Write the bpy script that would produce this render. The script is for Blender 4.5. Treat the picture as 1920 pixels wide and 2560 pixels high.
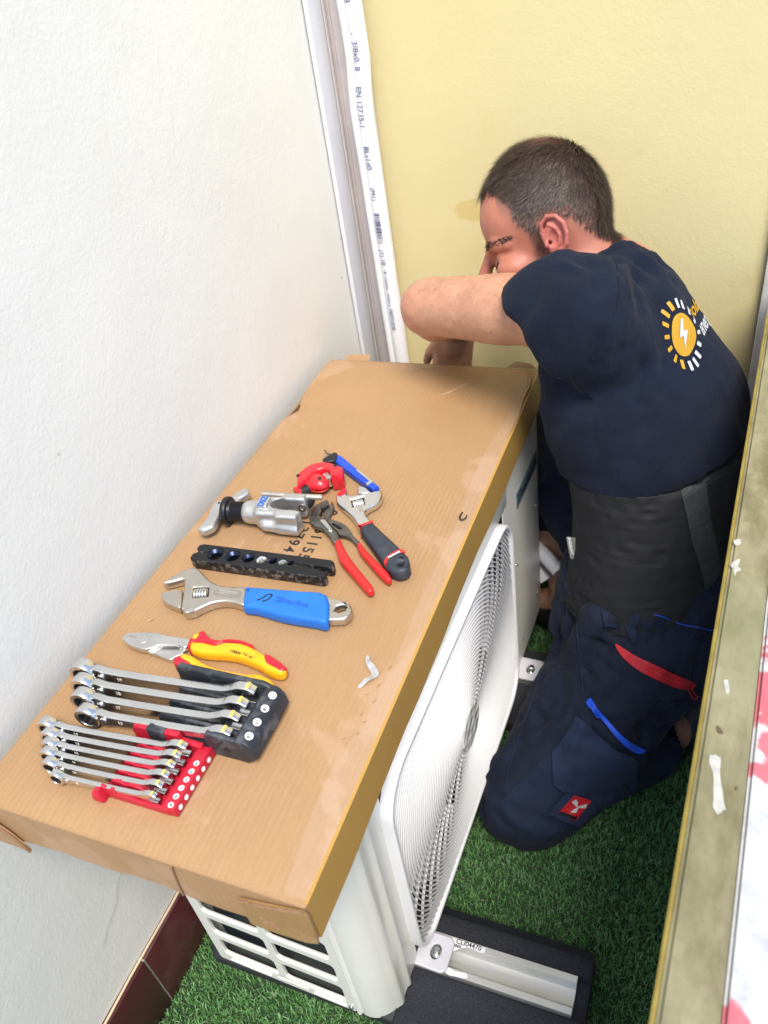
import bpy, bmesh, math, random
import numpy as np
from mathutils import Vector, Matrix
from mathutils.bvhtree import BVHTree

for _o in list(bpy.data.objects):
    bpy.data.objects.remove(_o, do_unlink=True)
SC = bpy.context.scene
COL = SC.collection
rnd = random.Random(7)
RNG = np.random.default_rng(11)

# ------------------------------------------------------------------ camera, sky, sun, exposure
cam_d = bpy.data.cameras.new('camera')
cam = bpy.data.objects.new('camera', cam_d)
COL.objects.link(cam)
cam.matrix_world = Matrix(((0.926956, -0.119955, 0.355476, 0.665091), (0.35003, 0.617529, -0.70437, -0.261526), (-0.135024, 0.777347, 0.61441, 1.352375), (0, 0, 0, 1)))
cam_d.sensor_fit = 'VERTICAL'
cam_d.sensor_height = 36.0
cam_d.lens = 28.5867
cam_d.clip_start = 0.02
cam_d.clip_end = 200.0
cam_d.dof.use_dof = True
cam_d.dof.focus_distance = 1.05
cam_d.dof.aperture_fstop = 7.0
SC.camera = cam
SC.cycles.max_bounces = 6
SC.cycles.diffuse_bounces = 3
SC.cycles.glossy_bounces = 3
SC.cycles.transmission_bounces = 3
SC.cycles.transparent_max_bounces = 6
SC.cycles.caustics_reflective = False
SC.cycles.caustics_refractive = False

SUN_EL, SUN_AZ = math.radians(60), math.radians(146)      # azimuth measured from +Y towards +X
world = bpy.data.worlds.new('World')
SC.world = world
world.use_nodes = True
wn = world.node_tree.nodes
wl = world.node_tree.links
sky = wn.new('ShaderNodeTexSky')
sky.sky_type = 'NISHITA'
sky.sun_disc = False
sky.sun_elevation = SUN_EL
sky.sun_rotation = SUN_AZ
sky.air_density = 1.0
sky.dust_density = 1.0
bg = wn['Background']
bg.inputs['Strength'].default_value = 0.12
wl.new(sky.outputs['Color'], bg.inputs['Color'])

sun_d = bpy.data.lights.new('sun', 'SUN')
sun_d.energy = 2.0
sun_d.angle = math.radians(24)
sun_d.color = (1.0, 0.925, 0.81)
sun = bpy.data.objects.new('sun', sun_d)
COL.objects.link(sun)
sun.rotation_euler = Vector((math.sin(SUN_AZ) * math.cos(SUN_EL), math.cos(SUN_AZ) * math.cos(SUN_EL), math.sin(SUN_EL))).to_track_quat('Z', 'Y').to_euler()

SC.view_settings.view_transform = 'Standard'
SC.view_settings.look = 'None'
SC.view_settings.gamma = 1.0
SC.view_settings.exposure = 1.16
SC.view_settings.use_curve_mapping = False

# ------------------------------------------------------------------ materials
MATS = {}


class NT:
    """small node helper"""
    def __init__(s, name, coord='Object'):
        s.m = bpy.data.materials.new(name)
        s.m.use_nodes = True
        s.n = s.m.node_tree.nodes
        s.l = s.m.node_tree.links
        s.b = s.n['Principled BSDF']
        s.tc = s.n.new('ShaderNodeTexCoord').outputs[coord]

    def mapping(s, scale=(1, 1, 1), loc=(0, 0, 0), rot=(0, 0, 0)):
        k = s.n.new('ShaderNodeMapping')
        k.inputs['Scale'].default_value = scale
        k.inputs['Location'].default_value = loc
        k.inputs['Rotation'].default_value = rot
        s.l.new(s.tc, k.inputs['Vector'])
        return k.outputs[0]

    def noise(s, scale, detail=4, rough=.55, vec=None, dist=0):
        k = s.n.new('ShaderNodeTexNoise')
        k.inputs['Scale'].default_value = scale
        k.inputs['Detail'].default_value = detail
        k.inputs['Roughness'].default_value = rough
        k.inputs['Distortion'].default_value = dist
        s.l.new(vec if vec is not None else s.tc, k.inputs['Vector'])
        return k.outputs['Fac']

    def voronoi(s, scale, vec=None, feat='F1'):
        k = s.n.new('ShaderNodeTexVoronoi')
        k.feature = feat
        k.inputs['Scale'].default_value = scale
        s.l.new(vec if vec is not None else s.tc, k.inputs['Vector'])
        return k.outputs['Distance']

    def wave(s, scale, vec=None, axis='X', dist=0, detail=2, dscale=1):
        k = s.n.new('ShaderNodeTexWave')
        k.bands_direction = axis
        k.inputs['Scale'].default_value = scale
        k.inputs['Distortion'].default_value = dist
        k.inputs['Detail'].default_value = detail
        k.inputs['Detail Scale'].default_value = dscale
        s.l.new(vec if vec is not None else s.tc, k.inputs['Vector'])
        return k.outputs['Fac']

    def ramp(s, src, pts):
        k = s.n.new('ShaderNodeValToRGB')
        e = k.color_ramp.elements
        while len(e) < len(pts):
            e.new(.5)
        for i, (p, c) in enumerate(pts):
            e[i].position = p
            e[i].color = (c, c, c, 1) if not hasattr(c, '__len__') else (*c, 1)
        s.l.new(src, k.inputs[0])
        return k.outputs[0]

    def mix(s, fac, a, b, blend='MIX'):
        k = s.n.new('ShaderNodeMix')
        k.data_type = 'RGBA'
        k.blend_type = blend
        for sock, v in ((k.inputs[0], fac), (k.inputs[6], a), (k.inputs[7], b)):
            if hasattr(v, 'is_linked'):
                s.l.new(v, sock)
            elif hasattr(v, '__len__'):
                sock.default_value = (*v, 1)
            else:
                sock.default_value = v
        return k.outputs[2]

    def math(s, op, a, b=0.5):
        k = s.n.new('ShaderNodeMath')
        k.operation = op
        for i, v in enumerate((a, b)):
            if hasattr(v, 'is_linked'):
                s.l.new(v, k.inputs[i])
            else:
                k.inputs[i].default_value = v
        return k.outputs[0]

    def base(s, v):
        if hasattr(v, 'is_linked'):
            s.l.new(v, s.b.inputs['Base Color'])
        else:
            s.b.inputs['Base Color'].default_value = (*v, 1)

    def set(s, **k):
        for a, v in k.items():
            inp = s.b.inputs[a.replace('_', ' ')]
            if hasattr(v, 'is_linked'):
                s.l.new(v, inp)
            else:
                inp.default_value = v

    def bump(s, h, strength=.3, dist=.002, prev=None):
        k = s.n.new('ShaderNodeBump')
        k.inputs['Strength'].default_value = strength
        k.inputs['Distance'].default_value = dist
        s.l.new(h, k.inputs['Height'])
        if prev is not None:
            s.l.new(prev, k.inputs['Normal'])
        s.l.new(k.outputs[0], s.b.inputs['Normal'])
        return k.outputs[0]


def mat(name, col, rough=.5, metal=0.0, var=.12, vscale=25, bump=.12, bscale=400, bdist=.0006, coat=0.0, spec=.5, dirt=None, dscale=40, damt=.5):
    if name in MATS:
        return MATS[name]
    t = NT(name)
    n = t.noise(vscale, 5)
    lo = tuple(c * (1 - var) for c in col)
    hi = tuple(min(1, c * (1 + var)) for c in col)
    c = t.mix(t.ramp(n, [(.3, 0.0), (.7, 1.0)]), lo, hi)
    if dirt is not None:
        d = t.ramp(t.noise(dscale, 6, .65, dist=.4), [(.52, 0.0), (.68, damt)])
        c = t.mix(d, c, dirt)
    t.base(c)
    if bump:
        rough = t.ramp(t.noise(vscale * 3, 4), [(.25, max(.03, rough * .75)), (.75, min(1, rough * 1.25))])
    t.set(Roughness=rough, Metallic=metal)
    t.b.inputs['Specular IOR Level'].default_value = spec
    t.b.inputs['Coat Weight'].default_value = coat
    if bump:
        t.bump(t.noise(bscale, 3), bump, bdist)
    MATS[name] = t.m
    return t.m


def mat_wall(name, col, stain, spot=None):
    t = NT(name)
    n1 = t.noise(2.2, 4)
    c = t.mix(t.ramp(n1, [(.3, 0.0), (.75, 1.0)]), tuple(x * .95 for x in col), tuple(min(1, x * 1.03) for x in col))
    sp = t.ramp(t.noise(5.5, 6, .6, dist=.5), [(.62, 0.0), (.8, .55)])
    c = t.mix(sp, c, stain)
    if spot:
        mp = t.mapping((1, 1, 1), tuple(-q for q in spot))
        ds = t.n.new('ShaderNodeVectorMath')
        ds.operation = 'LENGTH'
        wob = t.n.new('ShaderNodeVectorMath')
        wob.operation = 'MULTIPLY'
        wob.inputs[1].default_value = (1, 0, 1.7)
        t.l.new(mp, wob.inputs[0])
        t.l.new(wob.outputs[0], ds.inputs[0])
        dd = t.math('ADD', ds.outputs['Value'], t.math('MULTIPLY', t.noise(28, 4), .05))
        c = t.mix(t.ramp(dd, [(.055, .75), (.062, 0.0)]), c, stain)
    dots = t.ramp(t.voronoi(9), [(.012, .55), (.03, 0.0)])
    c = t.mix(dots, c, (.2, .18, .13))
    t.base(c)
    t.set(Roughness=.82)
    t.b.inputs['Specular IOR Level'].default_value = .25
    a = t.bump(t.noise(190, 4, .6), .35, .0012)
    b = t.bump(t.noise(45, 4, .6), .25, .0016, a)
    b = t.bump(t.noise(9, 2), .2, .004, b)
    tm_ = t.math('MULTIPLY', t.ramp(t.noise(26, 5, .65, t.mapping((1, .9, .38), rot=(.25, .15, 0)), 1.5), [(.52, 0.0), (.62, 1.0)]), t.ramp(t.noise(2.6, 3), [(.45, 0.0), (.65, 1.0)]))
    t.bump(tm_, .14, .0012, b)
    MATS[name] = t.m
    return t.m


def mat_cardboard(name, col, streak=.045):
    t = NT(name)
    v = t.mapping((60, 9, 1))
    st = t.noise(4.0, 5, .65, v)
    fine = t.noise(900, 2, .6)
    mid = t.noise(7, 4)
    c = t.mix(t.ramp(st, [(.35, 0.0), (.65, 1.0)]), tuple(x * (1 - streak) for x in col), tuple(min(1, x * (1 + streak * .55)) for x in col))
    c = t.mix(t.ramp(mid, [(.35, 0.0), (.7, .5)]), c, tuple(x * .86 for x in col))
    c = t.mix(t.ramp(fine, [(.56, 0.0), (.72, .45)]), c, tuple(x * .62 for x in col))
    lines = t.ramp(t.wave(46, t.mapping((1, 1, 1)), 'X', 2.5, 3, 3), [(.0, 1.0), (.25, 0.0)])
    lm = t.math('MULTIPLY', lines, t.ramp(t.noise(5, 4, .6), [(.38, 0.0), (.64, .46)]))
    c = t.mix(lm, c, tuple(x * .70 for x in col))
    pale = t.ramp(t.noise(3.6, 5, .62, t.mapping((1.3, 1, 1), (.4, .23, 0)), .5), [(.55, 0.0), (.585, .42), (.70, .34), (.78, 0.0)])  # glossy tape residue and sun glare put into the colour as pale patches
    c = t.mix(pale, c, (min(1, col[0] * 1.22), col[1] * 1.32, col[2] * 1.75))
    t.base(c)
    t.set(Roughness=t.ramp(t.noise(4, 3), [(.35, .42), (.7, .68)]))
    t.b.inputs['Specular IOR Level'].default_value = .42
    w = t.wave(46, t.mapping((1, 1, 1)), 'X', 2.5, 3, 3)
    a = t.bump(w, .16, .0012)
    a = t.bump(t.noise(700, 2), .12, .0006, a)
    t.bump(t.noise(12, 3), .25, .006, a)
    MATS[name] = t.m
    return t.m


def mat_fabric(name, col, scale=900, var=.25, rough=.9, wr=.0):
    t = NT(name)
    n = t.noise(14, 5)
    c = t.mix(t.ramp(n, [(.3, 0.0), (.75, 1.0)]), tuple(x * (1 - var) for x in col), tuple(x * (1 + var) for x in col))
    sp = t.ramp(t.noise(420, 2), [(.72, 0.0), (.82, .12)])
    c = t.mix(sp, c, (.3, .33, .38))
    t.base(c)
    t.set(Roughness=rough)
    t.b.inputs['Specular IOR Level'].default_value = .2
    t.b.inputs['Sheen Weight'].default_value = .03
    t.b.inputs['Sheen Roughness'].default_value = .5
    a = t.bump(t.noise(scale, 2), .35, .0008)
    a = t.bump(t.noise(45, 4, .6, dist=.6), .45, .004, a)
    if wr:
        t.bump(t.noise(16, 4, .55, t.mapping((1, 1, .45), rot=(.3, .4, .2)), 1.2), wr, .012, a)
    MATS[name] = t.m
    return t.m


# ------------------------------------------------------------------ object helpers
def link(o):
    COL.objects.link(o)
    return o


def thing(name, label, cat, loc=(0, 0, 0), group=None):
    o = link(bpy.data.objects.new(name, None))
    o.empty_display_size = .02
    o.location = loc
    o['label'] = label
    o['category'] = cat
    if group:
        o['group'] = group
    return o


def finish(me, smooth=35):
    if smooth:
        me.shade_smooth()
        me.set_sharp_from_angle(angle=math.radians(smooth))
    return me


def obj(name, me, m, parent=None, label=None, cat=None, group=None, kind=None, smooth=35):
    """meshes are built in world coordinates; a part follows its thing"""
    finish(me, smooth)
    me.name = name
    o = link(bpy.data.objects.new(name, me))
    if m is not None:
        me.materials.clear()
        me.materials.append(m)
    if parent is not None:
        o.parent = parent
        if parent.type == 'EMPTY':
            o.matrix_parent_inverse = Matrix.Translation(-Vector(parent.location))
    if label:
        o['label'] = label
    if cat:
        o['category'] = cat
    if group:
        o['group'] = group
    if kind:
        o['kind'] = kind
    return o


def mesh(v, f, name='m'):
    me = bpy.data.meshes.new(name)
    me.from_pydata([tuple(map(float, q)) for q in v], [], [tuple(map(int, q)) for q in f])
    me.update()
    return me


def bm_mesh(bm, name='m'):
    bmesh.ops.recalc_face_normals(bm, faces=bm.faces)
    me = bpy.data.meshes.new(name)
    bm.to_mesh(me)
    bm.free()
    return me


def box(x0, x1, y0, y1, z0, z1, bev=0.0, seg=2, M=None):
    bm = bmesh.new()
    bmesh.ops.create_cube(bm, size=1)
    for v in bm.verts:
        v.co = Vector(((x0 + x1) / 2 + v.co.x * (x1 - x0), (y0 + y1) / 2 + v.co.y * (y1 - y0), (z0 + z1) / 2 + v.co.z * (z1 - z0)))
    if bev:
        bmesh.ops.bevel(bm, geom=list(bm.edges), offset=bev, segments=seg, affect='EDGES', profile=.5)
    if M is not None:
        bm.transform(M)
    return bm_mesh(bm)


def joinm(*ms):
    bm = bmesh.new()
    for m in ms:
        bm.from_mesh(m)
        bpy.data.meshes.remove(m)
    me = bpy.data.meshes.new('m')
    bm.to_mesh(me)
    bm.free()
    return me


def catmull(pts, n=4, closed=False):
    P = [np.array(p, float) for p in pts]
    out = []
    N = len(P)
    rng = range(N if closed else N - 1)
    for i in rng:
        if closed:
            a, b, c, d = P[(i - 1) % N], P[i], P[(i + 1) % N], P[(i + 2) % N]
        else:
            a, b, c, d = P[max(i - 1, 0)], P[i], P[i + 1], P[min(i + 2, N - 1)]
        for k in range(n):
            t = k / n
            out.append(.5 * ((2 * b) + (-a + c) * t + (2 * a - 5 * b + 4 * c - d) * t * t + (-a + 3 * b - 3 * c + d) * t ** 3))
    if not closed:
        out.append(P[-1])
    return out


def tube(pts, rad, sides=10, cap=True, sm=4, flat=None, closed=False):
    """tube through points; rad number or list; flat=(ry) scales the section height"""
    if not hasattr(rad, '__len__'):
        rad = [rad] * len(pts)
    q = catmull([(*p, r) for p, r in zip(pts, rad)], sm, closed) if sm > 1 else [np.array((*p, r)) for p, r in zip(pts, rad)]
    P = [Vector(a[:3]) for a in q]
    R = [float(a[3]) for a in q]
    v, f = [], []
    n = len(P)
    up = None
    for i in range(n):
        if closed:
            t = (P[(i + 1) % n] - P[i - 1]).normalized()
        else:
            t = (P[min(i + 1, n - 1)] - P[max(i - 1, 0)]).normalized()
        if up is None:
            up = Vector((0, 0, 1)) if abs(t.z) < .9 else Vector((0, 1, 0))
        s = t.cross(up).normalized()
        u = s.cross(t).normalized()
        up = u
        for k in range(sides):
            a = 2 * math.pi * k / sides
            v.append(P[i] + s * math.cos(a) * R[i] + u * math.sin(a) * R[i] * (flat or 1))
    m = n if closed else n - 1
    for i in range(m):
        for k in range(sides):
            a, b = i * sides + k, i * sides + (k + 1) % sides
            c, d = ((i + 1) % n) * sides + (k + 1) % sides, ((i + 1) % n) * sides + k
            f.append((a, b, c, d))
    if cap and not closed:
        f.append(tuple(range(sides))[::-1])
        f.append(tuple((n - 1) * sides + k for k in range(sides)))
    return mesh(v, f)


def lathe(prof, org, axis, sides=24, closed=False):
    """profile [(u, r)] turned about axis through org"""
    ax = Vector(axis).normalized()
    s = ax.orthogonal().normalized()
    t = ax.cross(s)
    org = Vector(org)
    v, f = [], []
    for u, r in prof:
        for k in range(sides):
            a = 2 * math.pi * k / sides
            v.append(org + ax * u + (s * math.cos(a) + t * math.sin(a)) * max(r, 1e-5))
    n = len(prof)
    for i in range(n if closed else n - 1):
        for k in range(sides):
            j = (i + 1) % n
            f.append((i * sides + k, i * sides + (k + 1) % sides, j * sides + (k + 1) % sides, j * sides + k))
    if not closed:
        f.append(tuple(range(sides))[::-1])
        f.append(tuple((n - 1) * sides + k for k in range(sides)))
    bm = bmesh.new()
    me = mesh(v, f)
    bm.from_mesh(me)
    bpy.data.meshes.remove(me)
    return bm_mesh(bm)


def plate(outline, z0, z1, bev=.001, holes=(), sm=0, res=2, M=None):
    """prism over a 2-D outline with rounded edges and real holes"""
    cu = bpy.data.curves.new('c', 'CURVE')
    cu.dimensions = '2D'
    cu.fill_mode = 'BOTH'
    bev = min(bev, (z1 - z0) * .499)
    cu.extrude = (z1 - z0) / 2 - bev
    cu.bevel_depth = bev
    cu.bevel_resolution = res
    cu.offset = -bev
    for pl in (outline, *holes):
        q = catmull(pl, sm, True) if (sm and pl is outline) else pl
        sp = cu.splines.new('POLY')
        sp.points.add(len(q) - 1)
        for i, p in enumerate(q):
            sp.points[i].co = (p[0], p[1], 0, 1)
        sp.use_cyclic_u = True
    o = bpy.data.objects.new('c', cu)
    me = bpy.data.meshes.new_from_object(o)
    bpy.data.objects.remove(o)
    bpy.data.curves.remove(cu)
    me.materials.clear()
    T = Matrix.Translation((0, 0, (z0 + z1) / 2))
    me.transform(T if M is None else M @ T)
    return me


def text_mesh(s, size, extrude=.0002, bold=0.0, spacing=1.0, align='CENTER'):
    cu = bpy.data.curves.new('t', 'FONT')
    cu.body = s
    cu.size = size
    cu.extrude = extrude
    cu.offset = bold
    cu.space_character = spacing
    cu.align_x = align
    cu.align_y = 'CENTER'
    o = bpy.data.objects.new('t', cu)
    me = bpy.data.meshes.new_from_object(o)
    bpy.data.objects.remove(o)
    bpy.data.curves.remove(cu)
    me.materials.clear()
    return me


def frame_mat(org, xdir, ydir):
    x = Vector(xdir).normalized()
    z = x.cross(Vector(ydir)).normalized()
    y = z.cross(x)
    M = Matrix((x, y, z)).transposed().to_4x4()
    M.translation = Vector(org)
    return M


def rrect(x0, x1, y0, y1, r, n=5):
    out = []
    for cx, cy, a0 in ((x1 - r, y1 - r, 0), (x0 + r, y1 - r, 90), (x0 + r, y0 + r, 180), (x1 - r, y0 + r, 270)):
        for k in range(n + 1):
            a = math.radians(a0 + 90 * k / n)
            out.append((cx + r * math.cos(a), cy + r * math.sin(a)))
    return out


# ------------------------------------------------------------------ numpy noise and a distance-field mesher
def vnoise(P, scale, seed=0):
    """smooth value noise in -1..1 at points P (n,3)"""
    r = np.random.default_rng(seed)
    N = 32
    lat = r.random((N, N, N)).astype(np.float32) * 2 - 1
    q = P * scale + 1000
    i = np.floor(q).astype(int)
    t = q - i
    t = t * t * (3 - 2 * t)
    out = 0
    for dx in (0, 1):
        for dy in (0, 1):
            for dz in (0, 1):
                w = (t[:, 0] if dx else 1 - t[:, 0]) * (t[:, 1] if dy else 1 - t[:, 1]) * (t[:, 2] if dz else 1 - t[:, 2])
                out = out + w * lat[(i[:, 0] + dx) % N, (i[:, 1] + dy) % N, (i[:, 2] + dz) % N]
    return out


class SDF:
    def __init__(s, lo, hi, h, fine=None):
        """fine = (h2, lo2, hi2): a tighter spacing between lo2 and hi2 on every axis"""
        s.lo = np.array(lo, float)
        s.hi = np.array(hi, float)
        s.h = h
        s.ax = []
        for i in range(3):
            if fine is None:
                s.ax.append(s.lo[i] + np.arange(int(math.ceil((s.hi[i] - s.lo[i]) / h)) + 1) * h)
            else:
                a, b = fine[1][i], fine[2][i]
                s.ax.append(np.concatenate([np.linspace(s.lo[i], a, max(2, int((a - s.lo[i]) / h))), np.linspace(a, b, int((b - a) / fine[0]))[1:], np.linspace(b, s.hi[i], max(2, int((s.hi[i] - b) / h)))[1:]]))
        s.n = np.array([len(a) for a in s.ax])
        s.g = np.full(s.n, .06, np.float32)

    def sub_grid(s, lo, hi):
        sl = []
        for i in range(3):
            a = max(int(np.searchsorted(s.ax[i], lo[i])) - 1, 0)
            b = min(int(np.searchsorted(s.ax[i], hi[i])) + 1, s.n[i])
            sl.append(slice(a, max(b, a + 1)))
        sl = tuple(sl)
        ax = [s.ax[i][sl[i]].astype(np.float32) for i in range(3)]
        return sl, ax[0][:, None, None], ax[1][None, :, None], ax[2][None, None, :]

    def op(s, prim, k=.01, mode='add'):
        f, lo, hi = prim
        pad = k + 3 * s.h
        if mode == 'and':
            lo, hi = s.lo - 1, s.hi + 1
        sl, X, Y, Z = s.sub_grid(np.array(lo) - pad, np.array(hi) + pad)
        a = s.g[sl]
        if a.size == 0:
            return s
        b = np.broadcast_to(f(X, Y, Z), a.shape).astype(np.float32)
        if mode == 'add':
            if k > 0:
                t = np.clip(.5 + .5 * (b - a) / k, 0, 1)
                r = b + (a - b) * t - k * t * (1 - t)
            else:
                r = np.minimum(a, b)
        else:
            if mode == 'sub':
                b = -b
            if k > 0:
                t = np.clip(.5 - .5 * (b - a) / k, 0, 1)
                r = b + (a - b) * t + k * t * (1 - t)
            else:
                r = np.maximum(a, b)
        s.g[sl] = r
        return s

    def add(s, p, k=.01):
        return s.op(p, k, 'add')

    def cut(s, p, k=.003):
        return s.op(p, k, 'sub')

    def keep(s, p, k=.0):
        return s.op(p, k, 'and')

    def net(s):
        g = s.g
        neg = g < 0
        nx, ny, nz = g.shape
        c = neg[:-1, :-1, :-1].astype(np.int8)
        tot = np.zeros((nx - 1, ny - 1, nz - 1), np.int8)
        for dx in (0, 1):
            for dy in (0, 1):
                for dz in (0, 1):
                    tot += neg[dx:nx - 1 + dx, dy:ny - 1 + dy, dz:nz - 1 + dz]
        act = (tot > 0) & (tot < 8)
        ci = np.argwhere(act)
        idx = np.full(act.shape, -1, np.int32)
        idx[tuple(ci.T)] = np.arange(len(ci))
        acc = np.zeros((len(ci), 3))
        cnt = np.zeros(len(ci))
        cor = [(0, 0, 0), (1, 0, 0), (0, 1, 0), (1, 1, 0), (0, 0, 1), (1, 0, 1), (0, 1, 1), (1, 1, 1)]
        val = [g[ci[:, 0] + a, ci[:, 1] + b, ci[:, 2] + d].astype(float) for a, b, d in cor]
        for i in range(8):
            for j in range(i + 1, 8):
                df = np.array(cor[j]) - np.array(cor[i])
                if np.abs(df).sum() != 1:
                    continue
                m = (val[i] < 0) != (val[j] < 0)
                t = np.where(m, val[i] / np.where(m, val[i] - val[j], 1), 0)
                acc[m] += (np.array(cor[i])[None] + df[None] * t[:, None])[m]
                cnt[m] += 1
        q = ci + acc / np.maximum(cnt, 1)[:, None]
        V = np.stack([np.interp(q[:, i], np.arange(s.n[i]), s.ax[i]) for i in range(3)], 1)
        F = []
        for ax in range(3):
            a1, a2 = (ax + 1) % 3, (ax + 2) % 3
            sl0 = [slice(None)] * 3
            sl1 = [slice(None)] * 3
            sl0[ax] = slice(0, -1)
            sl1[ax] = slice(1, None)
            ch = neg[tuple(sl0)] != neg[tuple(sl1)]
            e = np.argwhere(ch)
            ok = (e[:, a1] > 0) & (e[:, a2] > 0) & (e[:, a1] < g.shape[a1] - 1) & (e[:, a2] < g.shape[a2] - 1)
            e = e[ok]
            if not len(e):
                continue
            inside = neg[tuple(e.T)]

            def cell(d1, d2):
                q = e.copy()
                q[:, a1] += d1
                q[:, a2] += d2
                return idx[tuple(q.T)]
            quad = np.stack([cell(-1, -1), cell(0, -1), cell(0, 0), cell(-1, 0)], 1)
            quad[~inside] = quad[~inside][:, ::-1]
            F.append(quad)
        F = np.concatenate(F)
        F = F[(F >= 0).all(1)]
        return V, F


def np_mesh(V, F, name='m'):
    me = bpy.data.meshes.new(name)
    n, m = len(V), len(F)
    k = F.shape[1]
    me.vertices.add(n)
    me.vertices.foreach_set('co', np.ascontiguousarray(V, np.float32).ravel())
    me.loops.add(m * k)
    me.loops.foreach_set('vertex_index', np.ascontiguousarray(F, np.int32).ravel())
    me.polygons.add(m)
    me.polygons.foreach_set('loop_start', np.arange(0, m * k, k, dtype=np.int32))
    me.update(calc_edges=True)
    me.validate()
    return me


def relax(V, F, it=2, w=.5):
    n = len(V)
    for _ in range(it):
        S = np.zeros_like(V)
        C = np.zeros(n)
        for a, b in ((0, 1), (1, 2), (2, 3), (3, 0)):
            np.add.at(S, F[:, a], V[F[:, b]])
            np.add.at(S, F[:, b], V[F[:, a]])
            np.add.at(C, F[:, a], 1)
            np.add.at(C, F[:, b], 1)
        V = V * (1 - w) + w * S / np.maximum(C, 1)[:, None]
    return V


def vnormals(V, F):
    n = np.cross(V[F[:, 2]] - V[F[:, 0]], V[F[:, 3]] - V[F[:, 1]])
    N = np.zeros_like(V)
    for k in range(4):
        np.add.at(N, F[:, k], n)
    return N / np.maximum(np.linalg.norm(N, axis=1), 1e-12)[:, None]


def capsule(a, b, ra, rb=None):
    rb = ra if rb is None else rb
    a = np.array(a, float)
    b = np.array(b, float)
    d = b - a
    L2 = float(d @ d) + 1e-12

    def f(X, Y, Z):
        t = np.clip(((X - a[0]) * d[0] + (Y - a[1]) * d[1] + (Z - a[2]) * d[2]) / L2, 0, 1)
        return np.sqrt((X - a[0] - d[0] * t) ** 2 + (Y - a[1] - d[1] * t) ** 2 + (Z - a[2] - d[2] * t) ** 2) - (ra + (rb - ra) * t)
    r = max(ra, rb)
    return f, np.minimum(a, b) - r, np.maximum(a, b) + r


def ellipsoid(c, A, rad):
    """A rows are the axes"""
    c = np.array(c, float)
    A = np.array(A, float)
    rad = np.array(rad, float)

    def f(X, Y, Z):
        dx, dy, dz = X - c[0], Y - c[1], Z - c[2]
        k0 = 0
        k1 = 0
        for i in range(3):
            u = A[i][0] * dx + A[i][1] * dy + A[i][2] * dz
            k0 = k0 + (u / rad[i]) ** 2
            k1 = k1 + (u / rad[i] ** 2) ** 2
        k0 = np.sqrt(k0)
        return k0 * (k0 - 1) / np.maximum(np.sqrt(k1), 1e-6)
    e = np.sqrt(((A * rad[:, None]) ** 2).sum(0))
    return f, c - e, c + e


def rbox(c, A, half, r=0.0):
    c = np.array(c, float)
    A = np.array(A, float)
    half = np.array(half, float)

    def f(X, Y, Z):
        dx, dy, dz = X - c[0], Y - c[1], Z - c[2]
        out = 0
        mx = None
        for i in range(3):
            u = np.abs(A[i][0] * dx + A[i][1] * dy + A[i][2] * dz) - (half[i] - r)
            out = out + np.maximum(u, 0) ** 2
            mx = u if mx is None else np.maximum(mx, u)
        return np.sqrt(out) + np.minimum(mx, 0) - r
    e = np.abs(A * half[:, None]).sum(0)
    return f, c - e, c + e


def halfspace(p, n):
    p = np.array(p, float)
    n = np.array(n, float)
    n = n / np.linalg.norm(n)
    return (lambda X, Y, Z: (X - p[0]) * n[0] + (Y - p[1]) * n[1] + (Z - p[2]) * n[2]), p, p


def rows(F, U):
    F = np.array(F, float)
    F = F / np.linalg.norm(F)
    U = np.array(U, float)
    U = U - F * (U @ F)
    U = U / np.linalg.norm(U)
    return np.array([F, np.cross(U, F), U])


I3 = np.eye(3)

# ------------------------------------------------------------------ the setting
GX0, GX1, GY0, GY1 = -.03, .78, -.55, 1.20        # balcony floor
LT = .66                                           # top of the cardboard lid
WALL_X, WALL_Y = -.022, 1.20

m_ground = mat('outside paving', (.33, .32, .29), .9, var=.2, vscale=3)
obj('ground', box(-30, 30, -30, 30, -.12, -.02), m_ground, kind='structure', smooth=0)
t = NT('turf backing')
t.base(t.mix(t.noise(60, 4), (.012, .03, .012), (.03, .07, .025)))
t.set(Roughness=.95)
MATS['turf'] = t.m
obj('artificial_turf', box(GX0 - .1, GX1, GY0 - .4, GY1 + .02, -.02, 0), t.m, kind='structure', smooth=0)


def turf_blades():
    n = 150000
    x = RNG.uniform(GX0 + .005, .735, n)
    y = RNG.uniform(-.12, GY1 - .005, n)
    under = (x > .1) & (x < .35) & (y > .2) & (y < .9)
    keep = ~under
    x, y = x[keep], y[keep]
    n = len(x)
    P = np.stack([x, y, np.zeros(n)], 1)
    clump = vnoise(P, 22, 5)
    L = RNG.uniform(.008, .0155, n) * (1 + .25 * clump)
    a = RNG.uniform(0, 2 * math.pi, n) + .8 * clump
    lean = RNG.uniform(.15, 1.0, n)
    d = np.stack([np.cos(a), np.sin(a), np.zeros(n)], 1)
    s = np.stack([-np.sin(a), np.cos(a), np.zeros(n)], 1)
    tw = RNG.uniform(-.9, .9, n)[:, None]
    s = s * np.cos(tw) + np.array([0, 0, 1.0]) * np.sin(tw) * .4
    w = RNG.uniform(.0005, .00095, n)[:, None]
    up = np.array([0, 0, 1.0])
    L_ = L[:, None]
    le = lean[:, None]
    p1 = P + (up * .6 + d * le * .28) * L_
    p2 = P + (up * (1.0 - .38 * le) + d * le * .8) * L_
    V = np.stack([P - s * w, P + s * w, p1 - s * w, p1 + s * w, p2], 1).reshape(-1, 3)
    b = np.arange(n)[:, None] * 5
    F = np.concatenate([b + np.array([[0, 1, 3]]), b + np.array([[0, 3, 2]]), b + np.array([[2, 3, 4]])])
    me = np_mesh(V, F)
    pale = np.repeat(RNG.random(n), 5)
    at = me.attributes.new('tone', 'FLOAT', 'POINT')
    at.data.foreach_set('value', pale.astype(np.float32))
    return me


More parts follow.
